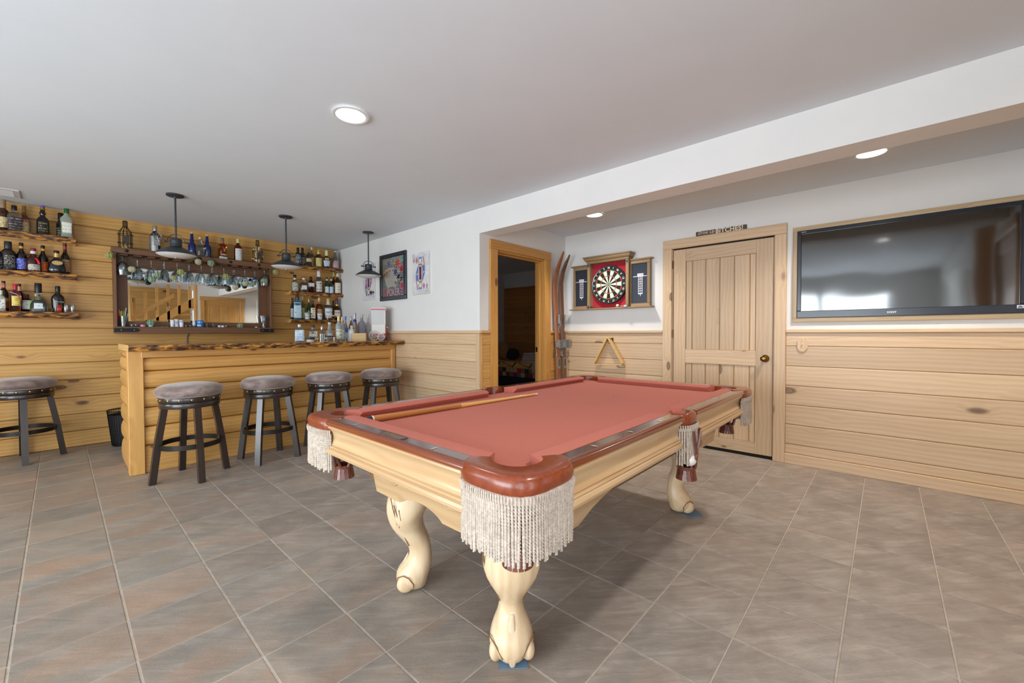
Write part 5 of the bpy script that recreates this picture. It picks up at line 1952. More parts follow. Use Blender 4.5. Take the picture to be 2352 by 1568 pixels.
def cage_bottle(lab, x, y, corks):
    o = thing('wire_bottle', lab, 'cork cage', (x, y, ZM), 0, GR)
    IR = flat('rusty_iron', (58, 48, 38), .6, .5)
    H, r = .308, .054
    pr = [(0, 1), (.55, 1), (.66, .82), (.74, .45), (.78, .34), (1, .32)]
    g = MB()
    for k in range(10):
        a = 2 * PI * k / 10
        g.tube([(r * prof_at(pr, t) * cos(a), r * prof_at(pr, t) * sin(a), H * t) for t in [i / 14 for i in range(15)]], .0028, 5)
    put('cage_wire', g, IR, o, smooth=60)
    g = MB()
    for t in (.01, .22, .52, .79, .985):
        k = prof_at(pr, t)
        g.tube([(r * k * cos(2 * PI * i / 24), r * k * sin(2 * PI * i / 24), H * t) for i in range(24)], .0032, 5, True)
    put('cage_hoop', g, IR, o, smooth=60)
    for k in range(6):
        a = 2 * PI * k / 6 + .2
        for t in (.22, .52):
            put('knob', MB().sphere(((r + .008) * cos(a), (r + .008) * sin(a), H * t), .006, 8, 6), IR, o, smooth=80)
    put('plate', MB().box(-.022, .028, -r - .004, -r - .001, H * .18, H * .46, .001), flat('lead_plate', (74, 70, 64), .6, .5), o)
    if corks:
        R = random.Random(3)
        for k in range(46):
            a, q = R.uniform(0, 6.28), .040 * R.random() ** .5
            t = .03 + .60 * (k / 46)
            q *= prof_at(pr, t + .05)
            g = MB().lathe([(.011, 0), (.011, .040)], 10)
            g.xf(Matrix.Translation((q * cos(a), q * sin(a), H * t)) @ Matrix.Rotation(R.uniform(0, 6), 4, 'Z') @ Matrix.Rotation(R.uniform(.0, 1.5), 4, 'X'))
            put('cork', g, flat(('cork_tan', 'cork_pale')[k % 2], ((204, 170, 116), (226, 204, 160))[k % 2], .8), o, smooth=40)
    else:
        put('cork', MB().lathe([(.011, 0), (.011, .040)], 10).xf(Matrix.Translation((-.03, -.03, .012)) @ Matrix.Rotation(1.4, 4, 'Y')), flat('cork_pale', (226, 204, 160), .8), o, smooth=40)
        put('cork', MB().lathe([(.011, 0), (.011, .040)], 10).xf(Matrix.Translation((.0, .0, .012)) @ Matrix.Rotation(1.5, 4, 'X')), flat('cork_tan', (204, 170, 116), .8), o, smooth=40)


cage_bottle('bottle-shaped wire cork cage, nearly empty, on the mirror rack', .500, 6.11, False)
cage_bottle('bottle-shaped wire cork cage filled with corks on the rack', 1.768, 6.11, True)
nb = bottle('navy bottle with pewter ship wheel mounted on it', .745, 6.11, ZM, .304, .048, 'round', dmat((18, 24, 58)), cmat((178, 176, 160), .7), .80, [], GR)
PEW = mottled('pewter_cast', (138, 142, 144), (196, 200, 200), 40, .35, .9)
put('pewter_jacket', MB().rings([ring_at(.048, 2, 1, prof_at(STY['round'][2], t), .304 * t, 16, PI * .75, PI * 1.62, False, .004) for t in (.02, .3, .52, .60)], close=False), PEW, nb, smooth=60)
g = MB().tube([(.012 + .036 * cos(2 * PI * i / 24), -.060, .175 + .036 * sin(2 * PI * i / 24)) for i in range(24)], .0032, 6, True)
for k in range(8):
    a = 2 * PI * k / 8 + .2
    g.tube([(.012, -.060, .175), (.012 + .052 * cos(a), -.060, .175 + .052 * sin(a))], .0024, 5)
put('ship_wheel', g, PEW, nb, smooth=60)
put('pewter_plate', MB().box(-.018, .040, -.056, -.047, .075, .165, .004), PEW, nb)
put('stopper_clasp', MB().tube([(-.02, -.014, .285), (-.024, -.016, .25), (.024, -.016, .25), (.02, -.014, .285)], .002, 5), PEW, nb)
put('hook', MB().tube([(.055, -.045, .172), (.066, -.05, .160), (.078, -.052, .155)], .004, 6), PEW, nb, smooth=60)
BL = gmat((24, 48, 150))
CORK = cmat((216, 176, 112))
bottle('cobalt blue corked bottle beside the hanging lamp shade', 1.080, 6.12, ZM, .288, .039, 'swing', flat('cobalt_glass', (20, 42, 118), .06, trans=.35, coat=.5), CORK, .95, [], GR)
bottle('clear corked bottle between the two blue ones', 1.151, 6.075, ZM, .236, .041, 'swing', gmat((206, 216, 222)), CORK, .90, [], GR)
bottle('cobalt blue corked bottle behind the clear corked one', 1.228, 6.12, ZM, .284, .038, 'swing', flat('cobalt_glass', (20, 42, 118), .06, trans=.35, coat=.5), CORK, .95, [], GR)
ga = bottle('amber whisky bottle with stag emblem and white foot', 1.380, 6.10, ZM, .270, .041, 'square', gmat((176, 92, 34)), cmat((92, 108, 92)), .84, [(.0, .14, 1.5, P('label_foot', (216, 218, 212), (150, 150, 140))), (.20, .27, .7, P('label_script', (190, 110, 50), (230, 214, 190), 60, .9))], GR, .3, None, (.74, .84, cmat((176, 90, 60))))
g = MB()
poly(g, [(-.010, .02), (.010, .02), (.006, -.014), (0, -.022), (-.006, -.014)], 0)
for s in (1, -1):
    g.tube([(s * .006, .018, 0), (s * .016, .026, 0), (s * .014, .040, 0)], .002, 5)
g.xf(Matrix.Translation((.0, -.0385, .118)) @ Matrix.Rotation(PI / 2, 4, 'X'))
put('emblem', g, flat('emblem_gold', (216, 170, 80), .35, .6), ga)
bottle('amber whisky bottle with large white label on the rack', 1.545, 6.10, ZM, .286, .043, 'round', gmat((150, 70, 26)), cmat((206, 196, 150)), .82, [(.03, .56, .95, P('label_plainwhite', (216, 218, 220), (130, 134, 140), 50, .35))], GR)

# ---- corner shelves
GD, GE, GF = 'bottles on the top corner shelf', 'bottles on the middle corner shelf', 'bottles on the bottom corner shelf'
Q1, Q2, Q3 = 2.128, 1.757, 1.372
T = -.25
bottle('square black whiskey bottle with white-on-black label', 2.265, 6.10, Q1, .243, .036, 'square', dmat((44, 22, 16)), K, .76, [(.08, .62, 1.0, P('label_jack', (44, 52, 60), (206, 214, 216), 55, .5))], GD, T)
bottle('square black whiskey bottle, darker one of the pair', 2.340, 6.14, Q1, .258, .034, 'square', dmat((24, 16, 14)), K, .76, [(.08, .62, 1.0, LK)], GD, T)
bottle('grey ribbed bottle with yellow band label', 2.412, 6.10, Q1, .240, .039, 'round', gmat((158, 150, 152)), cmat((96, 100, 106)), .84, [(.26, .46, 1.2, LC)], GD, T)
bottle('bottle with white cap behind the grey ribbed one', 2.480, 6.17, Q1, .292, .028, 'tall', gmat((210, 196, 150)), cmat((222, 220, 216)), .86, [(.05, .5, 1.2, LC)], GD, T)
bottle('cognac bottle with gold stopper and large yellow label', 2.548, 6.10, Q1, .260, .042, 'round', dmat((50, 26, 10)), cmat((204, 180, 96), .5), .74, [(.05, .52, 1.15, P('label_straw', (214, 204, 132), (140, 116, 60)))], GD, T)
bottle('round-shouldered amber bottle with white label and gold neck', 2.658, 6.09, Q1, .259, .051, 'pear', gmat((204, 140, 40)), cmat((226, 214, 160)), .70, [(.10, .42, 1.0, LBW), (.46, .58, .55, P('label_medal', (190, 190, 170), (60, 70, 66)))], GD, T)
wp = bottle('bottle wrapped in clear crinkled plastic in the corner', 2.792, 6.09, Q1, .270, .044, 'slim', gmat((196, 206, 214)), cmat((206, 212, 214)), .94, [(.08, .46, 1.2, LP)], GD, T)
put('wrapping', MB().lathe([(.045, .002), (.047, .13), (.043, .15), (.020, .25), (.016, .262), (.022, .272)], 11, cap0=False, cap1=False), thin_glass('crinkle_plastic', (226, 234, 240), .22), wp)
bottle('slender bottle with black cap and speckled label', 2.220, 6.10, Q2, .234, .040, 'slim', gmat((196, 186, 150)), K, .82, [(.04, .55, 1.1, P('label_speckle', (196, 196, 186), (60, 60, 62), 44, .6))], GE, T, None, (.70, .80, LW))
bottle('crystal-cut wide bottle with red and white cap', 2.338, 6.10, Q2, .216, .058, 'crystal', gmat((228, 226, 226)), cmat((186, 70, 70)), .92, [(.16, .42, .5, LW)], GE, T, (.26, gmat((170, 80, 40))), (.80, .92, cmat((224, 222, 220))))
bottle('amber bottle with black cap and white label, middle corner shelf', 2.436, 6.10, Q2, .226, .042, 'square', gmat((150, 86, 50)), K, .82, [(.36, .60, 1.0, LW)], GE, T)
bottle('tall clear bottle with white capsule and label', 2.547, 6.10, Q2, .318, .044, 'round', gmat((220, 216, 206)), cmat((222, 224, 226)), .74, [(.06, .52, 1.1, P('label_duck', (216, 210, 206), (96, 70, 40), 24, .5))], GE, T)
for x, y, l in ((2.663, 6.10, 'first of two slim dark green bottles, middle corner shelf'), (2.727, 6.10, 'second of two slim dark green bottles, middle corner shelf')):
    bottle(l, x, y, Q2, .245 + (x > 2.7) * .006, .030, 'tall', dmat((26, 44, 22)), cmat((20, 76, 66)), .90, [(.05, .42, 1.2, LBW)], GE, T, None, (.78, .88, cmat((206, 214, 214))))
bottle('amber bottle with gold neck behind the white labelled one', 2.800, 6.175, Q2, .322, .030, 'tall', gmat((150, 84, 36)), cmat((204, 196, 150)), .84, [(.06, .45, 1.2, LW)], GE, T)
bottle('amber bottle with tall white label at the corner', 2.818, 6.09, Q2, .312, .045, 'round', gmat((196, 140, 80)), cmat((214, 208, 186)), .84, [(.05, .54, 1.1, P('label_floral', (222, 214, 196), (176, 120, 70), 26, .45))], GE, T)
bb2 = bottle('large flat blue gin bottle with white label', 2.248, 6.095, Q3, .332, .050, 'bombay', flat('sky_blue_glass', (92, 186, 226), .05, trans=.75, ior=1.3), cmat((56, 62, 76)), .80, [(.06, .70, .95, P('label_icewhite', (206, 222, 232), (110, 140, 180), 40, .4))], GF, T)
bottle('small bottle with purple cap behind the blue gin', 2.212, 6.18, Q3, .302, .027, 'slim', dmat((26, 40, 34)), cmat((92, 40, 70)), .86, [(.1, .5, 1, LW)], GF, T)
bottle('pale green slim bottle behind the tumbler', 2.347, 6.17, Q3, .330, .027, 'tall', gmat((196, 208, 170)), cmat((196, 206, 190)), .86, [(.06, .5, 1.1, P('label_palegreen', (186, 196, 140), (110, 120, 80)))], GF, T)
bottle('green bottle with gold foil behind the striped one', 2.435, 6.18, Q3, .300, .029, 'tall', flat('bottle_green', (30, 104, 46), .06, trans=.5, coat=.4), cmat((206, 186, 130), .4), .84, [(.05, .4, 1.1, P('label_greenish', (150, 190, 130), (60, 100, 50)))], GF, T)
bottle('square amber bottle with slanted striped label', 2.459, 6.10, Q3, .272, .031, 'square', gmat((140, 80, 44)), cmat((36, 46, 78)), .84, [(.06, .62, 1.0, P('label_stripe', (226, 216, 196), (90, 40, 30), 30, .5))], GF, T)
bottle('amber bourbon bottle with orange and blue label', 2.560, 6.13, Q3, .322, .043, 'round', gmat((190, 112, 44)), cmat((206, 190, 160)), .84, [(.10, .48, 1.0, P('label_sunset', (206, 140, 70), (60, 90, 150), 20, .5))], GF, T, None, (.72, .84, cmat((186, 110, 70))))
bottle('big round-shouldered bottle with white brushwork label', 2.679, 6.10, Q3, .314, .058, 'round', gmat((216, 200, 176)), cmat((206, 180, 120)), .84, [(.10, .56, 1.0, P('label_brush', (220, 222, 226), (60, 60, 70), 16, .4))], GF, T, (.12, gmat((196, 110, 40))), (.70, .84, cmat((210, 204, 196))))
bottle('green bottle with dark cap behind the brushwork label bottle', 2.790, 6.18, Q3, .296, .028, 'tall', flat('bottle_green', (30, 104, 46), .06, trans=.5, coat=.4), cmat((24, 40, 56)), .82, [], GF, T)
bottle('wide amber bourbon bottle with purple capsule by the wall', 2.812, 6.105, Q3, .322, .055, 'broad', gmat((178, 96, 40)), cmat((96, 50, 76)), .74, [(.14, .46, .9, P('label_bird', (220, 210, 196), (120, 80, 50), 18, .45))], GF, T, None, (.66, .73, cmat((206, 180, 90), .4)))
jr = thing('small_jar', 'small amber jar between the bourbon bottles', 'jar', (2.735, 6.055, Q3), 0, GS)
put('body', MB().lathe([(.001, 0), (.024, 0), (.026, .045), (.020, .055), (.001, .055)], 18), gmat((222, 150, 50)), jr, smooth=40)
put('lid', MB().lathe([(.021, .055), (.021, .070), (.001, .070)], 18), CORK, jr, smooth=40)
tumbler('tumbler', 'printed tumbler in front of the pale green bottle', 2.365, 6.062, Q3, .029, .034, .094, GS, P('printed_glass', (214, 220, 222), (90, 96, 104), 24, .5))
tumbler('tumbler', 'printed tumbler in front of the bourbon bottle', 2.540, 6.062, Q3, .030, .034, .092, GS, P('printed_glass', (214, 220, 222), (90, 96, 104), 24, .5))

# ================================================================== THINGS ON THE BAR TOP
GT = 'bottles standing on the bar top'
bottle('flat pale blue gin bottle near the bar front', 1.729, 4.64, ZT, .187, .046, 'gin', gmat((196, 222, 232)), cmat((188, 192, 196), .4), .84, [(.06, .68, 1.1, LBW)], GT, T)
bottle('clear bottle with black cap and patterned white label', 1.922, 4.77, ZT, .183, .042, 'square', gmat((222, 226, 228)), cmat((40, 44, 56)), .86, [(.10, .62, 1.0, P('label_patch', (214, 214, 206), (50, 54, 60), 18, .6))], GT, T)
bottle('frosted clear bottle with pink lettering', 2.152, 4.87, ZT, .220, .041, 'swing', flat('frosted_clear', (214, 222, 226), .3, trans=.6, ior=1.2), cmat((206, 212, 216)), .90, [(.16, .40, .9, P('label_coral', (214, 220, 222), (226, 140, 120), 30, .6))], GT, T)
bottle('first of two frosted bottles with yellow caps', 2.191, 4.72, ZT, .290, .034, 'round', flat('frosted_clear', (214, 222, 226), .3, trans=.6, ior=1.2), cmat((222, 206, 150)), .80, [(.08, .48, 1.0, P('label_orchard', (206, 216, 196), (90, 110, 70), 22, .4))], GT, T)
bottle('second of two frosted bottles with yellow caps', 2.294, 4.85, ZT, .288, .031, 'round', flat('frosted_clear', (214, 222, 226), .3, trans=.6, ior=1.2), cmat((214, 190, 120)), .82, [(.08, .48, 1.0, P('label_orchard', (206, 216, 196), (90, 110, 70), 22, .4))], GT, T)
bottle('slender bottle with bright blue label and cap', 2.385, 4.95, ZT, .302, .027, 'tall', gmat((206, 220, 236)), cmat((60, 110, 200)), .84, [(.06, .34, 1.2, LBW), (.34, .52, 1.2, P('label_cobalt', (40, 70, 190), (150, 170, 230)))], GT, T)
bw = bottle('brown bottle in a white skirt with silver stopper', 2.378, 4.79, ZT, .294, .040, 'skirt', dmat((88, 62, 40)), cmat((150, 154, 156), .8), .84, [(.42, .62, .5, LW)], GT, T)
put('skirt', MB().lathe([(.0415, .001), (.0395, .09), (.034, .128), (.0345, .130)], 22, cap0=False, cap1=False), flat('white_porcelain', (226, 228, 232), .3), bw, smooth=60)
put('belt', MB().tube([(.034 * cos(2 * PI * i / 22), .034 * sin(2 * PI * i / 22), .136) for i in range(22)], .004, 6, True), flat('pale_belt', (206, 206, 206), .4), bw, smooth=60)
cb = bottle('clear decanter with blue crown and silver stopper', 2.53, 5.0, ZT, .348, .044, 'skirt', gmat((214, 224, 234)), cmat((176, 182, 190), .7), .78, [], GT, T)
g = MB()
for k in range(7):
    a, b = 2 * PI * k / 7, 2 * PI * (k + 1) / 7
    m = (a + b) / 2
    g.add([(.022 * cos(a), .022 * sin(a), .235), (.022 * cos(b), .022 * sin(b), .235), (.021 * cos(m), .021 * sin(m), .268), (.0215 * cos(a), .0215 * sin(a), .25), (.0215 * cos(b), .0215 * sin(b), .25)], [(0, 1, 4, 2, 3)])
put('crown_label', g, flat('royal_blue', (40, 60, 190), .4), cb)
bottle('square frosted lavender bottle behind the wooden box', 2.635, 5.02, ZT, .336, .044, 'square', flat('frosted_lavender', (196, 196, 216), .35, trans=.5, ior=1.2), cmat((206, 206, 200)), .86, [(.10, .30, .8, P('label_lilac', (196, 198, 218), (110, 110, 160), 30, .4))], GT, T)
bottle('white bottle half hidden by the popcorn cart', 2.745, 5.06, ZT, .350, .030, 'tall', flat('white_glass', (222, 224, 226), .2, trans=.3), cmat((222, 222, 222)), .84, [], GT, T)
tn = thing('round_tin', 'low dark round tin on a pale base on the bar', 'tin', (1.832, 4.63, ZT))
put('base', MB().lathe([(.001, 0), (.042, 0), (.042, .024), (.001, .024)], 28), flat('tin_cream', (206, 200, 190), .5), tn, smooth=40)
put('lid', MB().lathe([(.0425, .024), (.044, .026), (.044, .050), (.041, .052), (.001, .052)], 28), flat('tin_slate', (58, 62, 72), .4), tn, smooth=40)
tumbler('glass_canister', 'clear glass canister beside the patterned bottle', 2.061, 4.86, ZT, .036, .038, .085, GS)
ps = thing('pour_spout', 'steel pour spout bottle top behind the glass canister', 'pourer', (2.105, 4.97, ZT))
put('bottle', MB().lathe([(.001, 0), (.024, 0), (.024, .09), (.010, .118), (.010, .125), (.001, .125)], 18), gmat((206, 214, 218)), ps, smooth=40)
put('spout', MB().lathe([(.012, .125), (.014, .13), (.014, .175), (.008, .185), (.001, .185)], 16), CHROME, ps, smooth=40)
ty = thing('caddy_tray', 'dark tray with small compartments raised on clear feet', 'tray', (2.064, 4.655, ZT))
put('tray', MB().box(-.052, .052, -.026, .026, .050, .062, .004), flat('tray_grey', (56, 60, 62), .35), ty)
g = MB()
for k in range(3):
    g.box(-.044 + k * .030, -.018 + k * .030, -.020, .020, .0622, .0628)
put('compartment', g, flat('tray_black', (28, 30, 32), .4), ty)
put('stand', MB().box(-.044, .044, -.020, .020, 0, .050, .002), gmat((222, 220, 214)), ty)
for k, (x, l) in enumerate(((1.907, 'small corked sample jar beside the round tin'), (1.988, 'small corked sample jar in front of the canister'), (2.135, 'small corked sample jar at the end of the dark tray'))):
    o = thing('sample_jar', l, 'jar', (x, 4.61, ZT), 0, 'small corked jars on the bar')
    put('body', MB().lathe([(.001, 0), (.013, 0), (.013, .022), (.010, .026), (.001, .026)], 14), gmat((222, 190, 150)), o, smooth=40)
    put('stopper', MB().lathe([(.0105, .026), (.011, .038), (.001, .038)], 14), CORK, o, smooth=40)
wbx = thing('wooden_box', 'small pale wooden dovetailed box beside the popcorn cart', 'box', (2.395, 4.64, ZT), -.42)
WB = pine('box_birch', (226, 196, 146), (200, 164, 108), (120, 84, 50), 'x', knots=0)
put('front', MB().box(-.082, .082, -.048, -.038, 0, .092, .002), WB, wbx)
put('back', MB().box(-.082, .082, .038, .048, 0, .092, .002), WB, wbx)
for s in (1, -1):
    put('side', MB().box(min(s * .072, s * .082), max(s * .072, s * .082), -.038, .038, 0, .092, .002), pine('box_end', (196, 140, 84), (166, 108, 56), (90, 60, 30), 'y', knots=0), wbx)
put('lid', MB().box(-.072, .072, -.038, .038, .080, .088), WB, wbx)
for k in range(4):
    put('dovetail', MB().box(.070, .0826, -.0486, -.036, .010 + k * .021, .021 + k * .021), MATS['box_end_y'], wbx)

pc = thing('popcorn_machine', 'miniature red and white popcorn cart with wagon wheels', 'popcorn machine', (2.715, 4.74, ZT), math.radians(-32))
CR, PRED = flat('cream_enamel', (222, 218, 212), .35), mottled('popcorn_red', (168, 20, 44), (190, 30, 58), 20, .35)
put('cabinet', MB().box(-.082, .082, -.060, .060, .045, .205, .004), CR, pc)
put('end_panel', MB().box(.082, .087, -.058, .058, .0, .200, .002), PRED, pc)
put('base_panel', MB().box(-.070, .082, -.0605, .0605, .055, .090, .002), PRED, pc)
for x in (-.078, .078):
    for y in (-.056, .056):
        put('corner_post', MB().box(x - .005, x + .005, y - .005, y + .005, .205, .375, .001), CR, pc)
put('glass_front', MB().box(-.073, .073, -.0585, -.0565, .205, .375), flat('milky_pane', (236, 236, 236), .15, trans=.3, ior=1.2), pc)
put('glass_back', MB().box(-.073, .073, .0565, .0585, .205, .375), flat('milky_pane', (236, 236, 236), .15, trans=.3, ior=1.2), pc)
put('glass_end', MB().box(.0775, .0795, -.051, .051, .205, .375), thin_glass('clear_pane', (240, 240, 240)), pc)
put('kettle', MB().lathe([(.001, .30), (.03, .30), (.034, .345), (.001, .348)], 20), CHROME, pc, smooth=40)
g = MB().rings([[(x * k, y * k, z) for x, y in ((-.09, -.068), (.09, -.068), (.09, .068), (-.09, .068))] for k, z in ((1, .375), (1.03, .380), (1.03, .396), (.94, .412))])
put('canopy', g, CR, pc)
g = MB()
for s in (1, -1):
    g.box(-.088, .088, min(s * .0705, s * .0718), max(s * .0705, s * .0718), .381, .395)
    g.box(min(s * .0932, s * .0944), max(s * .0932, s * .0944), -.066, .066, .381, .395)
put('canopy_stripe', g, flat('canopy_red', (196, 84, 104), .4), pc)
put('end_trim', MB().box(.087, .089, -.054, .054, .150, .190, .001), flat('trim_rose', (206, 90, 110), .4), pc)
put('handle', MB().tube([(.089, -.03, .165), (.108, -.03, .165), (.112, -.03, .165)], .006, 8), flat('handle_cream', (214, 200, 170), .4), pc, smooth=60)
for (zz, yy) in ((.118, -.02), (.085, .015), (.06, -.02)):
    put('end_label', MB().box(.0872, .0882, yy - .014, yy + .014, zz - .008, zz + .008), flat('tag_cream', (220, 206, 190), .5), pc)
for x, r_, nm in ((-.055, .058, 'wagon_wheel'), (.030, .040, 'wagon_wheel')):
    for y in (-.074, .074):
        w = put(nm, MB().tube([(r_ * cos(2 * PI * i / 32), 0, r_ * sin(2 * PI * i / 32)) for i in range(32)], .005, 8, True), flat('wheel_white', (222, 220, 220), .35), pc, (x, y, r_ + .005), smooth=60)
        g = MB()
        for k in range(12):
            a = 2 * PI * k / 12
            g.tube([(0, 0, 0), (r_ * cos(a), 0, r_ * sin(a))], .0022, 5)
        put('spoke', g, MATS['wheel_white'], w)
        put('hub', MB().sphere((0, 0, 0), .011, 12, 8, (1, .7, 1)), flat('hub_rose', (206, 110, 130), .4), w, smooth=80)
put('kick_stand', MB().tube([(.088, -.04, .004), (.10, -.045, .03), (.082, -.05, .06)], .004, 6), BLACK_METAL, pc)

# ================================================================== STEMWARE AND FLOATS
GW = 'stemmed glasses hanging from the mirror rack'


def stem_geo(H, r):
    # hanging upside down: foot at z = 0, rim at -H
    t = .0014
    return MB().lathe([(.001, 0), (.034, -.001), (.033, -.003), (.010, -.006), (.0042, -.014), (.0038, -H * .42), (.006, -H * .46), (r * .42, -H * .52), (r * .72, -H * .62), (r * .94, -H * .78), (r, -H), (r - t, -H), (r * .94 - t, -H * .78), (r * .72 - t, -H * .62), (r * .42 - t, -H * .535), (.001, -H * .50)], 24)


ST = mesh(stem_geo(.222, .042), 'glass', 50)
BIG = mesh(MB().lathe([(.001, 0), (.036, -.001), (.035, -.003), (.008, -.006), (.005, -.016), (.0048, -.050), (.010, -.062), (.030, -.078), (.042, -.105), (.046, -.14), (.044, -.17), (.038, -.208), (.0366, -.208), (.0426, -.17), (.0446, -.14), (.0406, -.105), (.029, -.080), (.001, -.068)], 24), 'glass', 50)
WINE = thin_glass('stemware_glass', (240, 246, 248), .10)
pos = [(.470, 'large', BIG)] + [(x, '', ST) for x in (.592, .705, .819, .932, 1.046, 1.159, 1.273, 1.386, 1.500, 1.612)] + [(1.724, 'blue', ST), (1.836, 'large', BIG)]
num = ['first', 'second', 'third', 'fourth', 'fifth', 'sixth', 'seventh', 'eighth', 'ninth', 'tenth', 'eleventh', 'twelfth', 'thirteenth']
for k, (x, kind, me) in enumerate(pos):
    lb = {'large': 'large bulbous wine glass hanging at the %s end of the rack' % ('bar post' if x < 1 else 'corner shelf'), 'blue': 'martini glass with blue bowl hanging on the rack', '': 'clear stemmed glass hanging %s from the bar post end of the rack' % num[k]}[kind]
    o = thing('wine_glass', lb, 'glass', (x, 6.085, 2.0125), 0, GW)
    put('glass', me, WINE if not (kind == 'blue') else WINE, o)
    if kind == 'blue':
        put('blue_bowl_band', MB().lathe([(.008, -.104), (.0185, -.117), (.031, -.138)], 24, cap0=False, cap1=False), flat('blue_glaze', (30, 80, 190), .1, trans=.4), o, smooth=60)
    o2 = thing('wine_glass', ('back row glass %s along the mirror rack from the post end' % num[k]) if kind == '' else lb.replace('glass', 'glass in the back row', 1), 'glass', (x, 6.145 if kind != 'large' else 6.15, 2.0125), 0, GW) if kind == '' and k % 2 else None
    if o2:
        put('glass', ST, WINE, o2)

# string of netted glass floats
sl = thing('float_garland', 'dark green cord garland of netted glass floats across the mirror rack', 'garland', (0, 0, 0))
wp_ = [(.378, 6.03, 2.052), (.405, 6.018, 2.036), (.48, 6.02, 1.962), (.565, 6.03, 1.911), (.69, 6.03, 1.878), (.79, 6.03, 1.888), (.916, 6.03, 1.920), (1.017, 6.02, 1.985), (1.09, 6.014, 2.060), (1.150, 6.012, 2.094), (1.226, 6.012, 2.092), (1.30, 6.015, 2.045), (1.401, 6.025, 1.955), (1.515, 6.03, 1.904), (1.609, 6.03, 1.866), (1.732, 6.03, 1.882), (1.844, 6.02, 1.949), (1.925, 6.012, 2.030)]
put('cord', MB().tube(wp_, .0034, 6), flat('garland_cord', (52, 82, 72), .6), sl, smooth=60)
_fl = {}


def floatball(x, z, col, r, parent, y=6.02, name='glass_float'):
    c = {'green': (150, 196, 60), 'white': (232, 230, 214), 'teal': (80, 176, 164)}[col]
    o = put(name, MB().sphere((0, 0, 0), r, 16, 10), flat('float_' + col, c, .08, trans=.55, ior=1.2), parent, (x, y, z), smooth=80)
    g = MB()
    for k in range(3):
        a = PI * k / 3
        g.tube([(r * 1.05 * cos(2 * PI * i / 18) * cos(a), r * 1.05 * cos(2 * PI * i / 18) * sin(a), r * 1.05 * sin(2 * PI * i / 18)) for i in range(18)], .0022, 4, True)
    for q in (-.5, 0, .5):
        k = (1 - q * q) ** .5
        g.tube([(r * 1.05 * k * cos(2 * PI * i / 16), r * 1.05 * k * sin(2 * PI * i / 16), r * 1.05 * q) for i in range(16)], .0022, 4, True)
    put('netting', g, flat('float_netting', (206, 196, 150), .8), o)
    put('cap', MB().lathe([(.006, r * .95), (.007, r * 1.15), (.004, r * 1.3), (.001, r * 1.3)], 8), MATS['garland_cord'], o)
    return o


for x, z, c, r in ((.366, 1.987, 'green', .029), (.540, 1.868, 'white', .030), (.702, 1.772, 'teal', .030), (.751, 1.832, 'teal', .029), (.890, 1.812, 'green', .023), (.955, 1.882, 'green', .031), (1.119, 2.020, 'white', .032), (1.242, 2.018, 'teal', .032), (1.391, 1.878, 'green', .029), (1.490, 1.752, 'white', .031), (1.599, 1.808, 'white', .031), (1.672, 1.803, 'teal', .028), (1.812, 1.861, 'teal', .029), (1.948, 1.990, 'green', .029)):
    floatball(x, z, c, r, sl, 6.012 if z > 1.95 else 6.022)
    if z < 1.85:
        put('drop_cord', MB().tube([(x, 6.022, z + r), (x * .995 + .004, 6.028, z + r + .03), (x, 6.03, z + r + .055)], .0022, 5), MATS['garland_cord'], sl)

# things along the ledge of the mirror rack
ZG = 1.240
GL = 'little things along the mirror ledge'
o = tumbler('pint_glass', 'pint glass holding straws and a paper flag on the ledge', .468, 6.10, ZG, .026, .034, .125, GL)
for k, (dx, dy, c) in enumerate(((.012, .004, (206, 206, 200)), (-.014, .0, (206, 40, 50)), (.004, .012, (196, 170, 60)), (.018, -.006, (150, 180, 206)))):
    tag(put('drinking_straw', MB().tube([(.468 + dx * .5, 6.10 + dy * .5, ZG + .008), (.468 + dx * 2.2, 6.10 + dy * 2, ZG + .215 - .02 * k)], .0032, 6), flat('straw_%d' % c[0], c, .4), None, smooth=60), '%s straw standing in the pint glass' % ('grey', 'red', 'yellow', 'pale blue')[k], 'straw', 'straws in the pint glass')
tg = thing('paper_flag', 'small red yellow and green paper flag by the pint glass', 'flag', (.446, 6.125, ZG))
for k, c in enumerate(((206, 40, 50), (214, 196, 60), (80, 160, 80))):
    put('stripe', MB().add([(-.026 + .022 * k, .0, .08), (-.006 + .022 * k, .0, .085), (-.002 + .022 * k, .004, .185), (-.022 + .022 * k, .004, .175)], [(0, 1, 2, 3)]), flat('flag_%d' % c[0], c, .6), tg)
put('stick', MB().tube([(.035, .004, 0), (.036, .004, .2)], .002, 5), CORK, tg)
tumbler('shot_glass', 'first low shot glass on the ledge by the pint glass', .535, 6.08, ZG, .013, .017, .036, GL)
tumbler('shot_glass', 'second low shot glass on the ledge by the pint glass', .570, 6.09, ZG, .013, .017, .036, GL)
tag(put('pink_tin', MB().lathe([(.001, 0), (.024, 0), (.024, .032), (.022, .034), (.001, .034)], 20), flat('tin_pink', (206, 130, 170), .4), None, (.625, 6.075, ZG), smooth=40), 'small pink tin on the mirror ledge', 'tin', GL)
bo = tag(floatball(.690, ZG + .058, 'teal', .031, None, 6.07, 'glass_float'), 'netted teal glass float resting on a blue tin', 'float', GL)
tag(put('blue_tin', MB().lathe([(.001, 0), (.022, 0), (.022, .030), (.001, .030)], 20), flat('tin_blue', (110, 190, 206), .4), None, (.690, 6.07, ZG), smooth=40), 'small blue tin under the netted float', 'tin', GL)
tag(put('net_scrap', MB().tube([(.05 * cos(t_) * (1 + .2 * sin(5 * t_)), .018 * sin(t_), .006 + .004 * sin(3 * t_)) for t_ in [2 * PI * i / 40 for i in range(40)]], .004, 5, True), flat('float_netting', (206, 196, 150), .8), None, (.785, 6.075, ZG + .002), smooth=60), 'loose tangle of pale netting on the ledge', 'netting', GL)
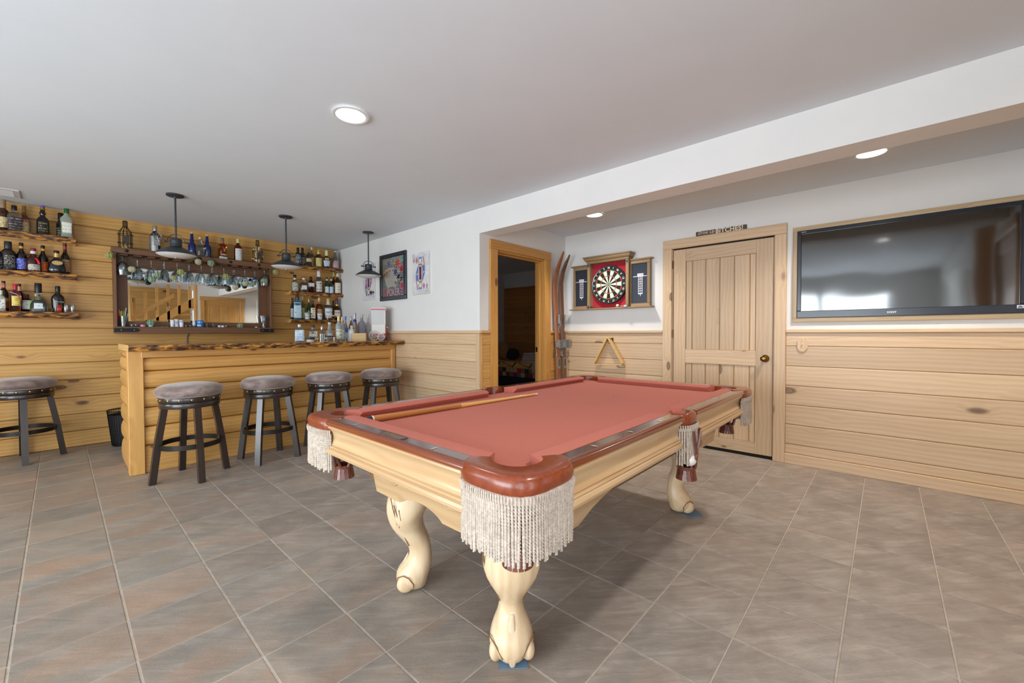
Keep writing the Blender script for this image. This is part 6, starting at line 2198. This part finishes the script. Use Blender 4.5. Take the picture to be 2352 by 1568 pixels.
CUPW = P('cup_white', (226, 228, 232), (150, 160, 180), 8, .3)
for k, (x, h, l) in enumerate(((.880, .092, 'white paper cup stack at the far side on the ledge'), (.918, .100, 'tallest white paper cup stack on the ledge'), (.962, .092, 'white paper cup stack with clear rim on the ledge'))):
    tag(put('cup_stack', MB().lathe([(.001, 0), (.018, 0), (.0215, h), (.0195, h), (.0165, .01), (.001, .01)], 18), CUPW, None, (x, 6.08 + .012 * (k % 2), ZG), smooth=40), l, 'cups', GL)
for k, x in enumerate((1.005, 1.045, 1.075)):
    tumbler('shot_glass', 'low clear shot glass %s after the cup stacks' % num[k], x, 6.08, ZG, .013, .017, .034, GL)
cn = tag(put('drink_can', MB().lathe([(.001, 0), (.028, 0), (.033, .006), (.033, .085), (.028, .094), (.001, .094)], 24), P('can_blue', (40, 120, 196), (226, 232, 238), 26, .35), None, (1.138, 6.075, ZG), smooth=40), 'blue and white can on the mirror ledge', 'can', GL)
tag(put('cup_stack', MB().lathe([(.001, 0), (.015, 0), (.017, .090), (.001, .090)], 18), CUPW, None, (1.085, 6.11, ZG), smooth=40), 'narrow white cup stack behind the can', 'cups', GL)
for k, x in enumerate((1.205, 1.270)):
    tumbler('shot_glass', '%s flared shot glass past the can' % num[k].capitalize(), x, 6.08, ZG, .014, .021, .055, GL)
for k, x in enumerate((1.330, 1.365, 1.400)):
    tumbler('shot_glass', '%s of three low shot glasses near the ledge middle' % num[k].capitalize(), x, 6.08, ZG, .014, .017, .034, GL, CUPW if k < 2 else GLASS)
tag(floatball(1.548, ZG + .031, 'teal', .030, None, 6.07, 'glass_float'), 'netted teal glass float lying on the ledge', 'float', GL)
tag(put('net_scrap', MB().tube([(.03 * cos(t_), .014 * sin(t_), .006 + .003 * sin(3 * t_)) for t_ in [2 * PI * i / 30 for i in range(30)]], .004, 5, True), flat('float_netting', (206, 196, 150), .8), None, (1.470, 6.075, ZG + .002), smooth=60), 'small coil of netting beside the ledge float', 'netting', GL)
tag(put('bottle_opener', MB().box(-.04, .04, -.008, .008, 0, .010, .003), CHROME, None, (1.635, 6.075, ZG)), 'flat steel opener lying on the ledge', 'opener', GL)
tag(put('grey_tin', MB().lathe([(.001, 0), (.026, 0), (.026, .022), (.001, .022)], 20), flat('tin_grey', (150, 166, 180), .4, .5), None, (1.735, 6.075, ZG), smooth=40), 'small grey tin at the end of the ledge', 'tin', GL)
bg = thing('beer_glass', 'flared beer glass with blue print at the ledge end', 'glass', (1.822, 6.095, ZG), 0, GL)
put('bowl', MB().lathe([(.001, 0), (.020, 0), (.019, .03), (.026, .10), (.034, .168), (.0325, .168), (.0245, .10), (.0175, .03), (.001, .012)], 24), GLASS, bg, smooth=50)
put('print', MB().rings([[(q * cos(a), q * sin(a), z) for a in [-2.5 + 1.3 * i / 8 for i in range(9)]] for q, z in ((.0272, .10), (.0315, .135))], close=False), P('beer_print', (120, 160, 206), (226, 230, 236), 40, .5), bg, smooth=60)

# ================================================================== BEDROOM FURNISHING
bed = thing('bed', 'low bed seen through the open doorway', 'bed', (0, 0, 0))
put('mattress', MB().box(5.95, 6.85, 4.2, 6.3, .30, .60, .04), flat('ticking', (150, 140, 130), .8), bed)
put('frame', MB().box(5.97, 6.86, 4.15, 6.32, .10, .30, .01), DEEP('y'), bed)
for x in (6.02, 6.80):
    for y in (4.2, 6.26):
        put('leg', MB().box(x - .03, x + .03, y - .03, y + .03, 0, .10), DEEP('z'), bed)
qt = thing('patchwork_quilt', 'patchwork quilt with coloured squares over the bed', 'quilt', (0, 0, 0))
put('quilt_top', MB().box(5.93, 6.86, 4.18, 6.31, .602, .62, .008), mottled('quilt_tan', (206, 150, 84), (226, 176, 110), 4, .9), qt)
put('skirt', MB().box(5.915, 5.945, 4.16, 6.33, .13, .33, .004), flat('navy_skirt', (36, 38, 56), .9), qt)  # dark sheet standing in for the shadow below the bed
cols = [(150, 40, 40), (120, 110, 60), (90, 84, 50), (206, 150, 90), (190, 30, 40), (110, 60, 36), (50, 50, 70), (90, 110, 110), (190, 150, 120), (150, 30, 90), (170, 160, 150)]
R = random.Random(9)
for j, z in enumerate((.33, .415)):
    for k in range(22):
        y = 4.18 + k * .097
        c = R.choice(cols)
        put('patch', MB().box(5.908, 5.93, y, y + .095, z, z + .083, .004), flat('patch_%d_%d' % c[:2], c, .9), qt)
put('border', MB().box(5.905, 5.935, 4.18, 6.32, .498, .61, .006), mottled('quilt_tan', (206, 150, 84), (226, 176, 110), 4, .9), qt)
g = MB()
for k in range(5):
    y = 4.4 + k * .42
    g.add([(5.902, y, .612), (5.902, y + .05, .612), (5.902, y + .13, .53), (5.902, y + .11, .505)], [(0, 1, 2, 3)])
    g.add([(5.902, y + .11, .505), (5.902, y + .13, .53), (5.902, y + .40, .60), (5.902, y + .38, .612)], [(0, 1, 2, 3)])
put('applique', g, flat('olive_applique', (92, 70, 36), .9), qt)
bk = thing('folded_blanket', 'folded pale blanket on the end of the bed', 'blanket', (6.15, 4.88, .62))
for k in range(4):
    put('fold', MB().box(-.24, .24 - .01 * k, -.30 + .012 * k, .27 - .015 * k, .045 * k, .045 * k + .043, .018), mottled('pale_blanket', (196, 178, 176), (214, 198, 196), 9, .9), bk, smooth=60)
put('drape', MB().box(-.262, -.240, -.28, -.02, -.20, .02, .008), MATS['pale_blanket'], bk, smooth=60)
tb = thing('stuffed_cushion', 'brown round cushion propped at the head of the bed', 'cushion', (6.30, 5.98, .62))
put('pad', MB().sphere((0, 0, .19), .19, 18, 12, (.5, 1, 1)), mottled('cushion_brown', (150, 104, 66), (176, 128, 84), 8, .9), tb, smooth=80)
put('back_pad', MB().sphere((.02, -.24, .12), .14, 16, 10, (.6, 1.3, .9)), flat('dark_pillow', (44, 40, 40), .9), tb, smooth=80)
